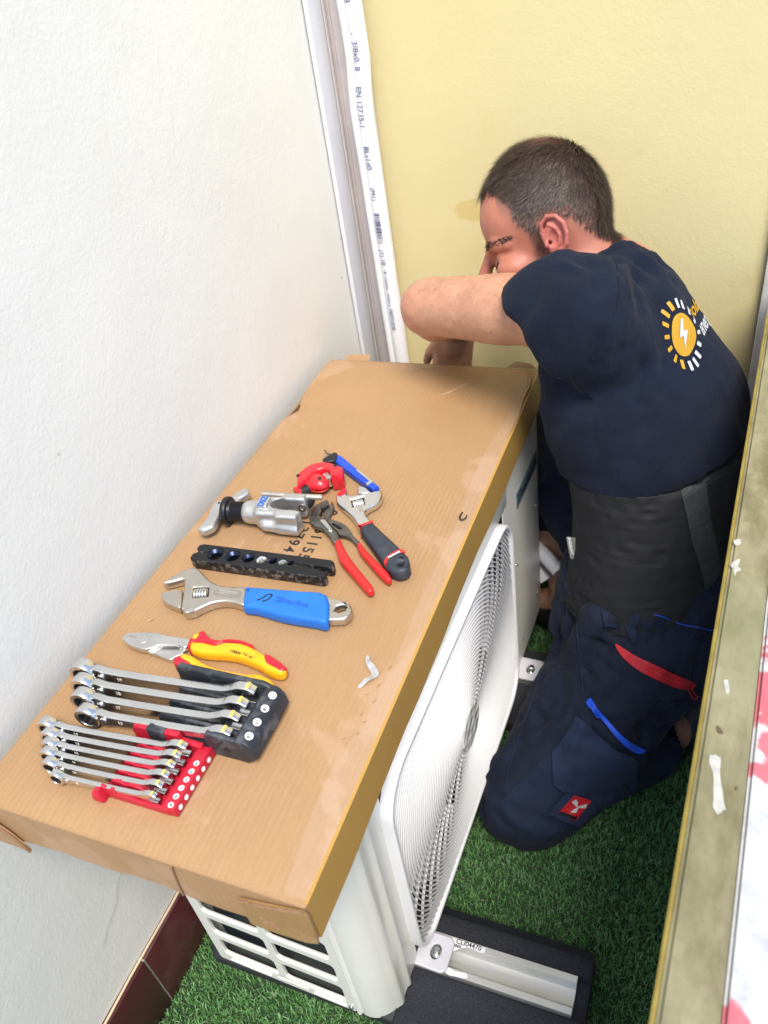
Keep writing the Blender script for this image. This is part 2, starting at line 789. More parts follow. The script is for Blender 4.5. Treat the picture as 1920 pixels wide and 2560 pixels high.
t = NT('turf yarn')
at = t.n.new('ShaderNodeAttribute')
at.attribute_name = 'tone'
c = t.ramp(at.outputs['Fac'], [(0.0, (.062, .18, .055)), (.5, (.11, .28, .085)), (.82, (.19, .39, .13)), (.93, (.25, .42, .22)), (1.0, (.26, .30, .14))])
pat = t.noise(7, 3)
c = t.mix(t.ramp(pat, [(.35, 0.0), (.7, .5)]), c, (.085, .225, .075))
t.base(c)
t.set(Roughness=.45)
o = obj('turf_blades', turf_blades(), t.m, kind='stuff', smooth=0)
o['label'] = 'short dark green artificial turf pile over the balcony floor'

# left wall -----------------------------------------------------
m_lw = mat_wall('white stucco', (.81, .81, .775), (.78, .75, .62))
m_bw = mat_wall('yellow stucco', (.70, .605, .325), (.62, .49, .18), (.212, 1.2, .838))


def wall_grid(o, u, v, nu, nv, amp, seed):
    """flat wall face with the slight unevenness of hand-laid plaster; o corner, u and v edge vectors"""
    o, u, v = map(np.array, (o, u, v))
    a, b = np.meshgrid(np.linspace(0, 1, nu), np.linspace(0, 1, nv), indexing='ij')
    P = o + a.reshape(-1, 1) * u + b.reshape(-1, 1) * v
    nrm = np.cross(u, v)
    nrm = nrm / np.linalg.norm(nrm)
    P = P + nrm * (vnoise(P, 4, seed) * amp + vnoise(P, 11, seed + 1) * amp * .4)[:, None]
    i = np.arange(nu * nv).reshape(nu, nv)
    F = np.stack([i[:-1, :-1], i[1:, :-1], i[1:, 1:], i[:-1, 1:]], -1).reshape(-1, 4)
    return np_mesh(P, F)


wl_ = thing('house_wall', 'pale rough-plastered wall along the left, behind the cardboard lid', 'wall', (WALL_X - .1, .3, 0))
obj('plaster', joinm(wall_grid((WALL_X, -.9, -.02), (0, 2.2, 0), (0, 0, 2.7), 90, 110, .0012, 3), box(WALL_X - .2, WALL_X - .006, -.9, 1.45, -.02, 2.7)), m_lw, wl_)
m_skirt = mat('oxblood tile', (.075, .018, .02), .35, var=.25, vscale=8, dirt=(.16, .10, .09), dscale=12, damt=.25)
SKZ = .145
ends = [-.9, -.445, .052, .557, 1.195]
for a, b in zip(ends[:-1], ends[1:]):
    obj('skirting_tile', box(WALL_X - .002, WALL_X + .0105, a + .0015, b - .0015, -.01, SKZ, .0016), m_skirt, wl_)
m_gr = mat('grout', (.36, .34, .31), .9)
obj('grout', box(WALL_X - .002, WALL_X + .0085, -.9, 1.19, -.008, SKZ - .002), m_gr, wl_)
m_cream = mat('cream sealant', (.62, .52, .36), .8)
obj('sealant_line', tube([(WALL_X + .004, y, SKZ + .001 + .0012 * math.sin(y * 37)) for y in np.linspace(-.5, 1.19, 30)], .0019, 6, sm=1), m_cream, wl_)
t = NT('hairline crack')
t.base((.33, .32, .26))
pts = [(WALL_X + .0012, .13 - i * .016 + .006 * math.sin(i * 2.1), .33 - .012 * i - .004 * math.sin(i * 1.7)) for i in range(8)]
obj('crack', tube(pts, .00028, 4, sm=2), t.m, wl_)

bw_ = thing('rear_wall', 'yellow plastered wall at the far end behind the kneeling man', 'wall', (.4, WALL_Y + .1, 0))
obj('plaster', joinm(wall_grid((-.2, WALL_Y, -.02), (1.35, 0, 0), (0, 0, 2.7), 70, 110, .0012, 9), box(-.2, 1.15, WALL_Y + .006, WALL_Y + .2, -.02, 2.7)), m_bw, bw_)
# trunking ------------------------------------------------------
m_pvc = mat('white pvc', (.80, .80, .82), .35, var=.03, bump=.03)
tr = thing('cable_trunking', 'open white plastic trunking channel running up the wall corner', 'trunking', (0, 1.19, .0))
x0 = WALL_X + .003
TB = -.02
obj('flange', box(x0, x0 + .0025, 1.122, 1.195, TB + .02, 2.6, .0006), m_pvc, tr)
obj('lip', box(x0 - .0005, x0 + .0075, 1.1185, 1.1215, TB + .02, 2.6, .0008), m_pvc, tr)
m_pvc_shade = mat('shaded white pvc', (.66, .60, .58), .5, var=.04, bump=.03)  # same white pvc, with the recess shade put into its colour
obj('back_plate', box(x0 + .003, .050, 1.192, 1.196, TB + .02, 2.6, .0006), m_pvc_shade, tr)
obj('rib', box(x0 + .010, x0 + .0115, 1.188, 1.1918, TB + .02, 2.6, .0004), m_pvc_shade, tr)
obj('rib', box(x0 + .0035, x0 + .0055, 1.180, 1.1918, TB + .02, 2.6, .0004), m_pvc_shade, tr)

# insulated twin pipe --------------------------------------------
t = NT('white foam sleeve')
t.base(t.mix(t.noise(30, 4), (.82, .82, .84), (.92, .92, .95)))
t.set(Roughness=.55)
vor = t.voronoi(300, t.mapping((1, 1, .8)), 'SMOOTH_F1')
a = t.bump(vor, .4, .0012)
m_foam = t.m


PXC, PXR = .0470, .0152


def pipe_x(z):
    b = .004 * math.exp(-((z - 1.12) / .05) ** 2) - .0025 * math.exp(-((z - 1.02) / .06) ** 2)
    return b + .0025 * math.sin(z * 5)


def foam_pipe(name, label, cx, cy, r, z0, z1):
    th = thing(name, label, 'pipe', (cx, cy, z0), 'insulated pipes in the corner')
    zs = np.linspace(z0, z1, 60)
    v, f = [], []
    S = 20
    for z in zs:
        for k in range(S):
            a = 2 * math.pi * k / S
            rr = r * (1 + .02 * math.sin(z * 31 + k) + .012 * math.sin(z * 83 + 2 * k))
            v.append((cx + pipe_x(z) + rr * math.cos(a), cy + rr * math.sin(a), z))
    for i in range(len(zs) - 1):
        for k in range(S):
            f.append((i * S + k, i * S + (k + 1) % S, (i + 1) * S + (k + 1) % S, (i + 1) * S + k))
    me = mesh(v, f)
    obj('foam_sleeve', me, m_foam, th, smooth=60)
    return th


PA = foam_pipe('insulated_pipe', 'white foam-covered refrigerant pipe with printed lettering, beside the trunking', PXC, 1.168, PXR, .02, 2.6)
PB = foam_pipe('insulated_pipe', 'narrow white foam-covered pipe without lettering, squeezed against the trunking', .0275, 1.166, .0078, .02, 2.6)
m_print = mat('blue-grey print', (.06, .08, .22), .7, var=.2)


def pipe_print(s, zmid, size, off=0.0, wide=1.0, up=-1):
    """lettering wrapped round the foam sleeve; the line reads downwards"""
    me = text_mesh(s, size, 0.0)
    me.transform(Matrix.Diagonal((wide, 1, 1, 1)))
    for v in me.vertices:
        z = zmid - v.co.x
        a = math.radians(-100) + (v.co.y + off) / PXR
        rr = PXR * 1.075 + .0006
        v.co = Vector((PXC + pipe_x(z) + rr * math.cos(a), 1.168 + rr * math.sin(a), z))
    return obj('printed_lettering', me, m_print, PA, smooth=0)


pipe_print('x0 8', 1.205, .0138)
pipe_print('-  3/8x0. 8', 1.122, .0138)
pipe_print('EN 12735-1', 1.036, .0138)
pipe_print('BLs1d0', .952, .0138)
pipe_print('(M1)', .888, .0125)
pipe_print('(1) 18', .768, .0125)
pipe_print('18  meters   made a', .705, .008, .001, 1.2)
pipe_print('08/07/2020', .638, .010, .001)
v, f = [], []
z = .853
while z > .795:
    w = rnd.choice([.0006, .001, .0016, .0022])
    for zz in (z, z - w):
        for off in (-.004, -.001, .003, .0065):
            a = math.radians(-100) + off / PXR
            rr = PXR * 1.075 + .0006
            v.append((PXC + pipe_x(zz) + rr * math.cos(a), 1.168 + rr * math.sin(a), zz))
    b = len(v) - 8
    for q in range(3):
        f.append((b + q, b + 4 + q, b + 5 + q, b + 1 + q))
    z -= w + rnd.choice([.0008, .0012, .002])
obj('printed_barcode', mesh(v, f), m_print, PA, smooth=0)
pipe_print('8 4 4 6 2 7 6 1 2 1', .825, .0042, -.0075)

# parapet, rail, coping, corner post ------------------------------
t = NT('weathered olive paint')
n = t.noise(24, 7, .68, t.mapping((1, .45, 1)))
c = t.mix(t.ramp(n, [(.34, 0.0), (.66, 1.0)]), (.115, .098, .04), (.30, .27, .165))
c = t.mix(t.ramp(t.noise(70, 5, .7), [(.55, 0.0), (.75, .6)]), c, (.15, .12, .06))
c = t.mix(t.ramp(t.noise(5, 3), [(.45, 0.0), (.7, .45)]), c, (.25, .26, .15))
t.base(c)
t.set(Roughness=.6)
a = t.bump(t.noise(160, 4), .3, .001)
m_olive = t.m
m_must = mat('mustard paint edge', (.26, .20, .04), .6, var=.25, vscale=30)
t = NT('peeling white coping')
n = t.noise(11.5, 4, .55, t.mapping((1, .8, 1), (.313, .27, .4)), .35)
red = t.ramp(n, [(.56, 0.0), (.585, 1.0)])
c = t.mix(t.ramp(t.noise(40, 5, .7), [(.5, 0.0), (.75, .55)]), (.52, .54, .56), (.22, .225, .24))
c = t.mix(red, c, t.mix(t.noise(30, 4), (.42, .05, .075), (.60, .25, .29)))
t.base(c)
t.set(Roughness=.8)
t.bump(n, .5, .003)
m_cop = t.m
m_par = mat('dirty white render', (.74, .73, .70), .85, var=.15, vscale=6, dirt=(.2, .18, .14), dscale=14)
RZ = .76
rx = lambda y: .6805 + .0505 * y


def skew(y0, y1, a, b, z0, z1, bev=.0):
    bm = bmesh.new()
    bmesh.ops.create_cube(bm, size=1)
    for v in bm.verts:
        y = y0 if v.co.y < 0 else y1
        v.co = Vector((rx(y) + (a if v.co.x < 0 else b), y, z0 if v.co.z < 0 else z1))
    if bev:
        bmesh.ops.bevel(bm, geom=list(bm.edges), offset=bev, segments=3, affect='EDGES')
    return bm_mesh(bm)


pr = thing('parapet', 'weathered balcony parapet with olive rail and peeling white top along the right', 'parapet', (.75, .3, 0))
obj('parapet_wall', skew(-.9, 1.195, .022, .16, -.02, RZ - .024), m_par, pr)
rail = obj('rail', skew(-.9, 1.14, .0015, .039, RZ - .022, RZ, .0035), m_olive, pr)
obj('rail_edge', skew(-.9, 1.139, -.0022, .0012, RZ - .020, RZ - .0028, .001), m_must, pr)
obj('coping', skew(-.9, 1.19, .0405, .30, RZ - .03, RZ - .012, .003), m_cop, pr)
m_chip = mat('bare white chip', (.44, .44, .40), .75, var=.2, vscale=120)
m_dark = mat('dark grime spot', (.10, .07, .04), .8)


def chip(pts, m, lab):
    q = []
    cx = sum(p[0] for p in pts) / len(pts)
    cy = sum(p[1] for p in pts) / len(pts)
    for p in catmull(pts, 3, True):
        j = 1 + rnd.uniform(-.10, .10)
        q.append((cx + (p[0] - cx) * j, cy + (p[1] - cy) * j))
    obj('paint_chip', plate(q, RZ + .0001, RZ + .0005, .0001), m, rail, label=lab)


chip([(.6992, .172), (.7030, .1735), (.7072, .171), (.7078, .155), (.7108, .138), (.7128, .124), (.7050, .1225), (.7040, .137), (.7028, .155), (.6995, .164)], m_chip, 'long white patch of bare paint on the rail')
chip([(.7055, .252), (.7085, .254), (.7105, .245), (.709, .238), (.707, .244)], m_chip, 'small white chip on the rail')
chip([(.7025, .203), (.7055, .2015), (.708, .196), (.7045, .1955), (.7025, .1985)], m_dark, 'dark spot on the rail')
chip([(.7185, .1475), (.7205, .1485), (.7205, .1455), (.719, .145)], m_dark, 'tiny dark spot on the rail')
chip([(.706, .41), (.7125, .415), (.711, .405), (.714, .400), (.710, .396), (.7085, .388), (.7065, .399), (.7035, .404)], m_chip, 'flaked white patch on the far rail')
chip([(.706, .445), (.711, .447), (.7125, .441), (.709, .436), (.7055, .44)], m_chip, 'white flake on the far rail')

po = thing('corner_post', 'dirty white painted post where the yellow wall meets the rail', 'post', (.75, 1.185, 0))
obj('post', box(.7255, .775, 1.186, 1.199, -.02, 2.4, .003), mat('white gloss paint', (.84, .84, .83), .4, var=.05, vscale=20, dirt=(.3, .26, .2), dscale=30, damt=.35), po)
m_seam = mat('dark joint', (.06, .055, .045), .9)
obj('joint', box(.7246, .7253, 1.194, 1.1985, -.02, 2.4), m_seam, po)

# ------------------------------------------------------------------ outdoor unit
m_ac = mat('white enamel', (.78, .79, .75), .28, var=.02, bump=0)
m_ac2 = mat('white plastic grille', (.80, .81, .84), .38, var=.02, bump=0)
m_acdk = mat('interior shade', (.035, .045, .045), .7)  # shade inside the cabinet put into a dark colour
m_coil = NT('coil fins')
m_coil.base(m_coil.mix(m_coil.wave(230, None, 'Y', .3), (.02, .03, .05), (.07, .09, .13)))
m_coil.set(Metallic=.7, Roughness=.4)
m_coil = m_coil.m
m_zinc = mat('zinc bolt', (.62, .63, .62), .28, 1.0, var=.08)
AX0, AX1, AY0, AY1, AZ0, AZ1 = .077, .362, .10, .955, .10, .592
ac = thing('air_conditioner', 'white outdoor air conditioning unit with round fan grille under the cardboard lid', 'air conditioner', (.22, .1, .1))

slots = []
for i in range(7):
    za = .124 + .066 * i
    slots.append(rrect(.093, .186, za, za + .050, .008))
    slots.append(rrect(.198, .294, za, za + .050, .008))
slots.append(rrect(.180, .232, .1125, .1175, .002, 3))
MV = Matrix(((1, 0, 0, 0), (0, 0, -1, AY0 + .004), (0, 1, 0, 0), (0, 0, 0, 1)))
ep = obj('end_panel', plate(rrect(AX0, .306, AZ0, AZ1, .006), -.003, .003, .001, slots, M=MV), m_ac, ac)
for xa, xb in ((.100, .170), (.240, .292)):
    obj('pressed_rib', box(xa, xb, AY0 - .0015, AY0 + .002, .109, .1145, .0014), m_ac, ep)
obj('screw', lathe([(0, .004), (.0015, .0038), (.0028, .002)], (.299, AY0 + .0005, .113), (0, -1, 0), 12), m_zinc, ep)
for i in range(7):
    za = .124 + .066 * i
    for xa, xb in ((.093, .186), (.198, .294)):
        # rolled lower lip of every opening
        obj('slot_lip', tube([(xa + .006, AY0 + .004, za - .001), (xb - .006, AY0 + .004, za - .001)], .0032, 8, sm=1), m_ac, ep)
obj('coil', box(AX0 + .004, .160, AY0 + .026, AY0 + .050, AZ0 + .006, AZ1 - .006), m_coil, ac)
obj('shade_liner', box(AX0 + .003, .302, AY0 + .052, AY0 + .055, AZ0 + .005, AZ1 - .004), m_acdk, ac)  # added dark sheet standing in for the shade behind the slots
obj('cavity_shade', joinm(box(.196, .200, AY0 + .06, AY1 - .06, AZ0 + .006, AZ1), box(.200, .352, AY0 + .085, AY0 + .088, AZ0 + .006, AZ1)), m_acdk, ac)  # dark panels standing in for the unlit void
obj('base_tray', box(AX0 + .002, AX1 - .004, AY0 + .006, AY1 - .006, AZ0 - .002, AZ0 + .004), m_acdk, ac)  # tray coloured dark as painted shade below the slots
obj('cable_clip', box(.272, .29, AY0 + .02, AY0 + .024, .128, .15, .002), m_ac2, ac)


def sheet(path, z0, z1, thick=.0016, nz=2):
    v, f = [], []
    n = len(path)
    nrm = []
    for i in range(n):
        a, b = np.array(path[max(i - 1, 0)]), np.array(path[min(i + 1, n - 1)])
        d = b - a
        nrm.append(np.array((-d[1], d[0])) / (np.linalg.norm(d) + 1e-9))
    for i in range(n):
        q = np.array(path[i]) + nrm[i] * thick
        for p in (path[i], q):
            for z in (z0, z1):
                v.append((p[0], p[1], z))
    for i in range(n - 1):
        a, b = i * 4, (i + 1) * 4
        f += [(a, b, b + 1, a + 1), (a + 2, a + 3, b + 3, b + 2), (a + 1, b + 1, b + 3, a + 3), (a, a + 2, b + 2, b)]
    f += [(0, 1, 3, 2), ((n - 1) * 4, (n - 1) * 4 + 2, (n - 1) * 4 + 3, (n - 1) * 4 + 1)]
    bm = bmesh.new()
    me = mesh(v, f)
    bm.from_mesh(me)
    bpy.data.meshes.remove(me)
    return bm_mesh(bm)


arc = lambda cx, cy, r, a0, a1, n=8: [(cx + r * math.cos(math.radians(a0 + (a1 - a0) * k / n)), cy + r * math.sin(math.radians(a0 + (a1 - a0) * k / n))) for k in range(n + 1)]
# near corner: flat flank, a rolled ridge, a wide curved cheek, a step up to the grille rim
corner = [(.306, .1095), (.3065, .1005), (.3095, .0990), (.3125, .1000), (.314, .1035)] + arc(.322, .1415, .040, -98, -22, 10) + [(.3635, .1315), (.3642, .1370), (.3618, .1430), (.3618, .1560), (.3645, .1590), (.3645, .1640), (.3605, .1680), (.3605, .200)]
obj('corner_panel', sheet(corner, AZ0, AZ1), m_ac, ac, smooth=50)
obj('front_top_strip', box(AX1 - .003, AX1 + .0004, .198, .745, .528, AZ1, .0004), m_ac, ac)
svc = [(AX1, .722), (AX1, AY1 - .012)] + arc(AX1 - .012, AY1 - .012, .012, 0, 90, 6) + [(AX0, AY1)]
sp = obj('service_panel', sheet(svc, AZ0, AZ1), m_ac, ac, smooth=50)
obj('back_panel', box(AX0 - .001, AX0 + .0012, AY0 + .012, AY1 - .002, AZ0 + .01, AZ1), m_ac, ac)
obj('top_panel', box(AX0, AX1 - .01, AY0 + .01, AY1 - .004, AZ1 + .0005, AZ1 + .004), m_ac, ac)
m_label = mat('slate blue badge', (.10, .16, .20), .45, var=.05)
m_labtx = mat('badge lettering', (.02, .03, .06), .5)
lab = obj('badge', box(AX1 + .0003, AX1 + .0014, .80, .935, .475, .507, .0003), m_label, sp)
tm = text_mesh('Thermora', .031, .0002, .0002)
tm.transform(frame_mat((AX1 + .0018, .866, .4915), (0, 1, 0), (0, 0, 1)))
obj('badge_lettering', tm, m_labtx, lab, smooth=0)
for y, z in ((.925, .385), (.785, .36), (.918, .165), (.80, .15)):
    obj('screw', lathe([(0, .003), (.001, .003), (.002, .0016)], (AX1 + .0004, y, z), (1, 0, 0), 10), m_zinc, sp)

# grille: rounded rectangular rim, concentric wires cut off at the rim, swirling radial wires behind
GC = (.462, .318)
GA, GB, GR = .262, .206, .055
XG = AX1 + .010


def rim(off, r):
    return [(GC[0] + a, GC[1] + b) for a, b in rrect(-GA - off, GA + off, -GB - off, GB + off, r, 8)]


prof = [(-.007, -.0125), (-.007, -.002), (-.0055, .0035), (-.002, .0042), (.0005, .0025), (.001, -.004), (.001, -.0125)]
v, f = [], []
K = len(prof)
for off, dx in prof:
    ring_ = rim(-off, GR - off if GR - off > .01 else .01)
    for a, b in ring_:
        v.append((XG + dx, a, b))
n = len(ring_)
for i in range(K - 1):
    for k in range(n):
        f.append((i * n + k, i * n + (k + 1) % n, (i + 1) * n + (k + 1) % n, (i + 1) * n + k))
bm = bmesh.new()
bm.from_mesh(mesh(v, f))
gr = obj('grille_rim', bm_mesh(bm), m_ac2, ac, smooth=50)


def inside(y, z, mg=.0):
    a, b = abs(y - GC[0]) - (GA - mg - GR), abs(z - GC[1]) - (GB - mg - GR)
    if a > 0 and b > 0:
        return math.hypot(a, b) < GR
    return max(a, b) < GR


def dome(r):
    return XG - .002 + .006 * max(0, 1 - (r / .33) ** 2)


def strip(pts, w, d):
    """flat wire of width w (in the grille plane) and depth d along x"""
    v, f = [], []
    n = len(pts)
    for i, (x, y, z) in enumerate(pts):
        a, b = pts[max(i - 1, 0)], pts[min(i + 1, n - 1)]
        ty, tz = b[1] - a[1], b[2] - a[2]
        l = math.hypot(ty, tz) + 1e-9
        ny, nz = -tz / l * w / 2, ty / l * w / 2
        v += [(x - d, y - ny, z - nz), (x, y - ny * .8, z - nz * .8), (x, y + ny * .8, z + nz * .8), (x - d, y + ny, z + nz)]
    for i in range(n - 1):
        for k in range(4):
            f.append((i * 4 + k, i * 4 + (k + 1) % 4, (i + 1) * 4 + (k + 1) % 4, (i + 1) * 4 + k))
    f += [(0, 3, 2, 1), tuple((n - 1) * 4 + k for k in range(4))]
    return mesh(v, f)


NR = 43
for i in range(NR):
    r = .042 + i * .0068
    N = max(40, int(r * 520))
    arcs, cur = [], []
    for k in range(N + 1):
        a = 2 * math.pi * k / N - math.pi / 2 + 1e-3
        y, z = GC[0] + r * math.cos(a), GC[1] + r * math.sin(a)
        if inside(y, z, -.001):
            cur.append((dome(r), y, z))
        else:
            if len(cur) > 1:
                arcs.append(cur)
            cur = []
    if len(cur) > 1:
        arcs.append(cur)
    if arcs:
        for a in arcs:
            obj('grille_wire', strip(a, .0017, .0032), m_ac2, gr, smooth=0)
for k in range(40):
    pts = []
    for s in range(26):
        r = (.036 if k % 2 == 0 else .12) + s * .013
        a = 2 * math.pi * k / 40 + .9 * (r / .33) ** 1.3
        y, z = GC[0] + r * math.cos(a), GC[1] + r * math.sin(a)
        if not inside(y, z, -.001):
            break
        pts.append((dome(r) - .0035, y, z))
    if len(pts) > 1:
        obj('grille_spoke', strip(pts, .0017, .004), m_ac2, gr, smooth=0)
t = NT('crinkled silver film')
t.base((.70, .71, .69))
t.set(Metallic=.1, Roughness=.35)
a = t.bump(t.voronoi(55, None, 'F1'), .7, .006)
t.bump(t.noise(90, 4), .4, .003, a)
pts = []
hub = lathe([(-.006, .040), (-.001, .040), (.0015, .037), (.002, .002)], (dome(0), GC[0], GC[1]), (1, 0, 0), 40)
obj('hub_disc', hub, t.m, gr)
m_fan = mat('grey fan', (.40, .41, .40), .5)
obj('fan_shroud', joinm(box(AX1 - .075, AX1 - .072, .206, .72, .108, .53), lathe([(-.01, .235), (-.055, .22), (-.055, .224), (-.01, .239)], (AX1, GC[0], GC[1]), (1, 0, 0), 48, True)), mat('shroud grey', (.55, .56, .55), .6), ac)
fan = obj('fan_hub', lathe([(-.052, .05), (-.024, .05), (-.018, .044), (-.017, .002)], (AX1, GC[0], GC[1]), (1, 0, 0), 32), m_fan, ac)
for k in range(3):
    v, f = [], []
    for i in range(7):
        r = .045 + i * .027
        for j in range(9):
            a = 2 * math.pi * k / 3 + (j / 8) * 1.35 + .1 * i
            v.append((AX1 - .058 + .034 * j / 8, GC[0] + r * math.cos(a), GC[1] + r * math.sin(a)))
    for i in range(6):
        for j in range(8):
            f.append((i * 9 + j, i * 9 + j + 1, (i + 1) * 9 + j + 1, (i + 1) * 9 + j))
    obj('fan_blade', mesh(v, f), m_fan, fan)

# mounting feet of the unit
m_brk = mat('lilac grey enamel', (.62, .62, .68), .35, var=.04)
for y in (.215, .772):
    ft = obj('foot_bracket', plate(rrect(AX1 - .05, AX1 + .045, y - .026, y + .026, .010), AZ0 - .006, AZ0 + .001, .002,
             [[(AX1 + .022 + .008 * math.cos(a), y + .011 * math.sin(a)) for a in np.linspace(0, 6.28, 14)[:-1]]]), m_brk, ac)
    obj('bolt', lathe([(0, .0085), (.0015, .0085), (.002, .0052), (.012, .0052), (.013, .004)], (AX1 + .023, y, AZ0 - .004), (.1, .05, 1), 14), m_zinc, ft)
ac.rotation_euler = (0, 0, math.radians(-1.6))

# rubber feet ----------------------------------------------------
t = NT('black rubber crumb')
n = t.noise(650, 3, .7)
c = t.mix(t.ramp(n, [(.4, 0.0), (.7, 1.0)]), (.010, .011, .016), (.045, .05, .065))
c = t.mix(t.ramp(t.voronoi(170), [(.04, .6), (.09, 0.0)]), c, (.22, .22, .25))
t.base(c)
t.set(Roughness=.85)
t.bump(t.noise(420, 3), .6, .0012)
m_rub = t.m
t = NT('milled aluminium')
t.base(t.mix(t.noise(20, 3), (.62, .61, .55), (.82, .82, .80)))
t.set(Metallic=.75, Roughness=t.ramp(t.noise(200, 3, .5, t.mapping((.05, 1, 1))), [(.3, .38), (.7, .55)]))
m_alu = t.m
m_paper = mat('white paper label', (.84, .84, .86), .6, var=.03)
m_ink = mat('dark ink', (.02, .02, .035), .6)


def rubber_foot(y, label):
    th = thing('rubber_foot', label, 'mounting foot', (.33, y, 0), 'rubber feet under the unit')
    sec = [(-.088, 0), (-.092, .010), (-.092, .030), (-.082, .040), (-.070, .062), (-.052, .078), (-.046, .082), (-.0272, .084), (-.0272, .074), (.0272, .074), (.0272, .084), (.052, .084), (.060, .080), (.070, .058), (.084, .048), (.088, .040), (.088, 0)]
    v, f = [], []
    xs = [(.02, .88), (.03, 1.0), (.585, 1.0), (.598, .985), (.607, .93)]
    n = len(sec)
    for x, s in xs:
        for a, b in sec:
            v.append((x, y + (a * s if abs(a) > .03 else a), b * (s if s < .97 else 1) if abs(a) > .03 else b))
    for i in range(len(xs) - 1):
        for k in range(n):
            f.append((i * n + k, i * n + (k + 1) % n, (i + 1) * n + (k + 1) % n, (i + 1) * n + k))
    f += [tuple(range(n))[::-1], tuple((len(xs) - 1) * n + k for k in range(n))]
    bm = bmesh.new()
    bm.from_mesh(mesh(v, f))
    bmesh.ops.bevel(bm, geom=[e for e in bm.edges if e.calc_face_angle(0) > .5], offset=.0025, segments=2, affect='EDGES')
    obj('rubber_block', bm_mesh(bm), m_rub, th)
    # extruded channel: two lips, a curved valley between
    s2 = [(-.0262, .0745), (-.0262, .0925), (-.0172, .0925), (-.0160, .0880), (-.011, .0822), (0, .0800), (.011, .0822), (.0160, .0880), (.0172, .0925), (.0262, .0925), (.0262, .0745)]
    v, f = [], []
    n = len(s2)
    for x in (.025, .589):
        for a, b in s2:
            v.append((x, y + a, b))
    for k in range(n):
        f.append((k, (k + 1) % n, n + (k + 1) % n, n + k))
    f += [tuple(range(n))[::-1], tuple(n + k for k in range(n))]
    bm = bmesh.new()
    bm.from_mesh(mesh(v, f))
    ch = obj('channel', bm_mesh(bm), m_alu, th, smooth=30)
    return th, ch


rf, ch = rubber_foot(.215, 'black rubber foot with aluminium channel and torn paper label, near end')
pl = [(.402, .2175), (.402, .2395), (.455, .2395), (.4545, .2315), (.447, .2305), (.437, .2325), (.428, .2322), (.420, .2285), (.412, .2225), (.406, .2195)]
lb = obj('torn_label', plate(pl, .0928, .0931, .0001), m_paper, ch)
for s, cx, cy, sz in (('CLI04470', .4295, .2362, .0098), ('IBER', .4145, .2295, .0058)):
    tm = text_mesh(s, sz, .00005, .00015)
    tm.transform(frame_mat((cx, cy, .0933), (1, 0, 0), (0, 1, 0)))
    obj('label_lettering', tm, m_ink, lb, smooth=0)
obj('torn_label', plate([(.404, .1895), (.404, .197), (.412, .1975), (.420, .195), (.430, .1965), (.437, .1975), (.441, .193), (.436, .189), (.425, .1885), (.415, .187)], .0928, .0932, .0001), m_paper, ch)
rubber_foot(.772, 'black rubber foot with aluminium channel in the shade, far end')

# ------------------------------------------------------------------ cardboard lid
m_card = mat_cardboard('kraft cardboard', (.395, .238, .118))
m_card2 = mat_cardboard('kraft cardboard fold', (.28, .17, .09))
t = NT('brown packing tape')
c = t.mix(t.noise(6, 3), (.42, .245, .060), (.50, .295, .078))
c = t.mix(t.ramp(t.noise(600, 2), [(.55, 0.0), (.75, .3)]), c, (.32, .185, .045))
t.base(c)
t.set(Roughness=.38)
t.bump(t.noise(60, 3), .12, .002)
m_tape = t.m
t = NT('clear glossy tape')
t.base((.95, .88, .84))
t.set(Roughness=.16)
t.b.inputs['Alpha'].default_value = .055
t.bump(t.noise(14, 3, .5), .15, .003)
m_clear = t.m
LW, LL, LH = .391, .95, .065
lid = thing('cardboard_lid', 'brown cardboard box lid laid over the unit as a workbench', 'box lid', (.2, .45, .595))


def lid_z(x, y):
    return LT - .0045 * math.exp(-((y - .79) / .05) ** 2) * math.exp(-(x / .05) ** 2) - .003 * (max(0, (y - .86) / .09) ** 2) * (1 - x / LW) + .0008 * math.sin(y * 9) * math.sin(x * 8)


def lid_left(y):
    return .0 + .014 * math.exp(-((y - .775) / .022) ** 2) - .002 * math.sin(y * 7)


nx, ny = 28, 64
v, f = [], []
for lay in (0, 1):
    for i in range(nx + 1):
        for j in range(ny + 1):
            y = LL * j / ny
            xl = lid_left(y)
            x = xl + (LW - xl) * i / nx
            edge = min(i, nx - i, j, ny - j)
            drop = {0: .0030, 1: .0004}.get(edge, 0) * (1 if lay == 0 else 0)
            v.append((x, y, lid_z(x, y) - (.004 if lay else drop)))
S = (nx + 1) * (ny + 1)
ix = lambda l, i, j: l * S + i * (ny + 1) + j
for i in range(nx):
    for j in range(ny):
        f.append((ix(0, i, j), ix(0, i + 1, j), ix(0, i + 1, j + 1), ix(0, i, j + 1)))
        f.append((ix(1, i, j), ix(1, i, j + 1), ix(1, i + 1, j + 1), ix(1, i + 1, j)))
for i in range(nx):
    f.append((ix(0, i, 0), ix(1, i, 0), ix(1, i + 1, 0), ix(0, i + 1, 0)))
    f.append((ix(0, i, ny), ix(0, i + 1, ny), ix(1, i + 1, ny), ix(1, i, ny)))
for j in range(ny):
    f.append((ix(0, 0, j), ix(0, 0, j + 1), ix(1, 0, j + 1), ix(1, 0, j)))
    f.append((ix(0, nx, j), ix(1, nx, j), ix(1, nx, j + 1), ix(0, nx, j + 1)))
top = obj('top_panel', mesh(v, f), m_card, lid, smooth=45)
# side walls (each slightly uneven at its lower edge)


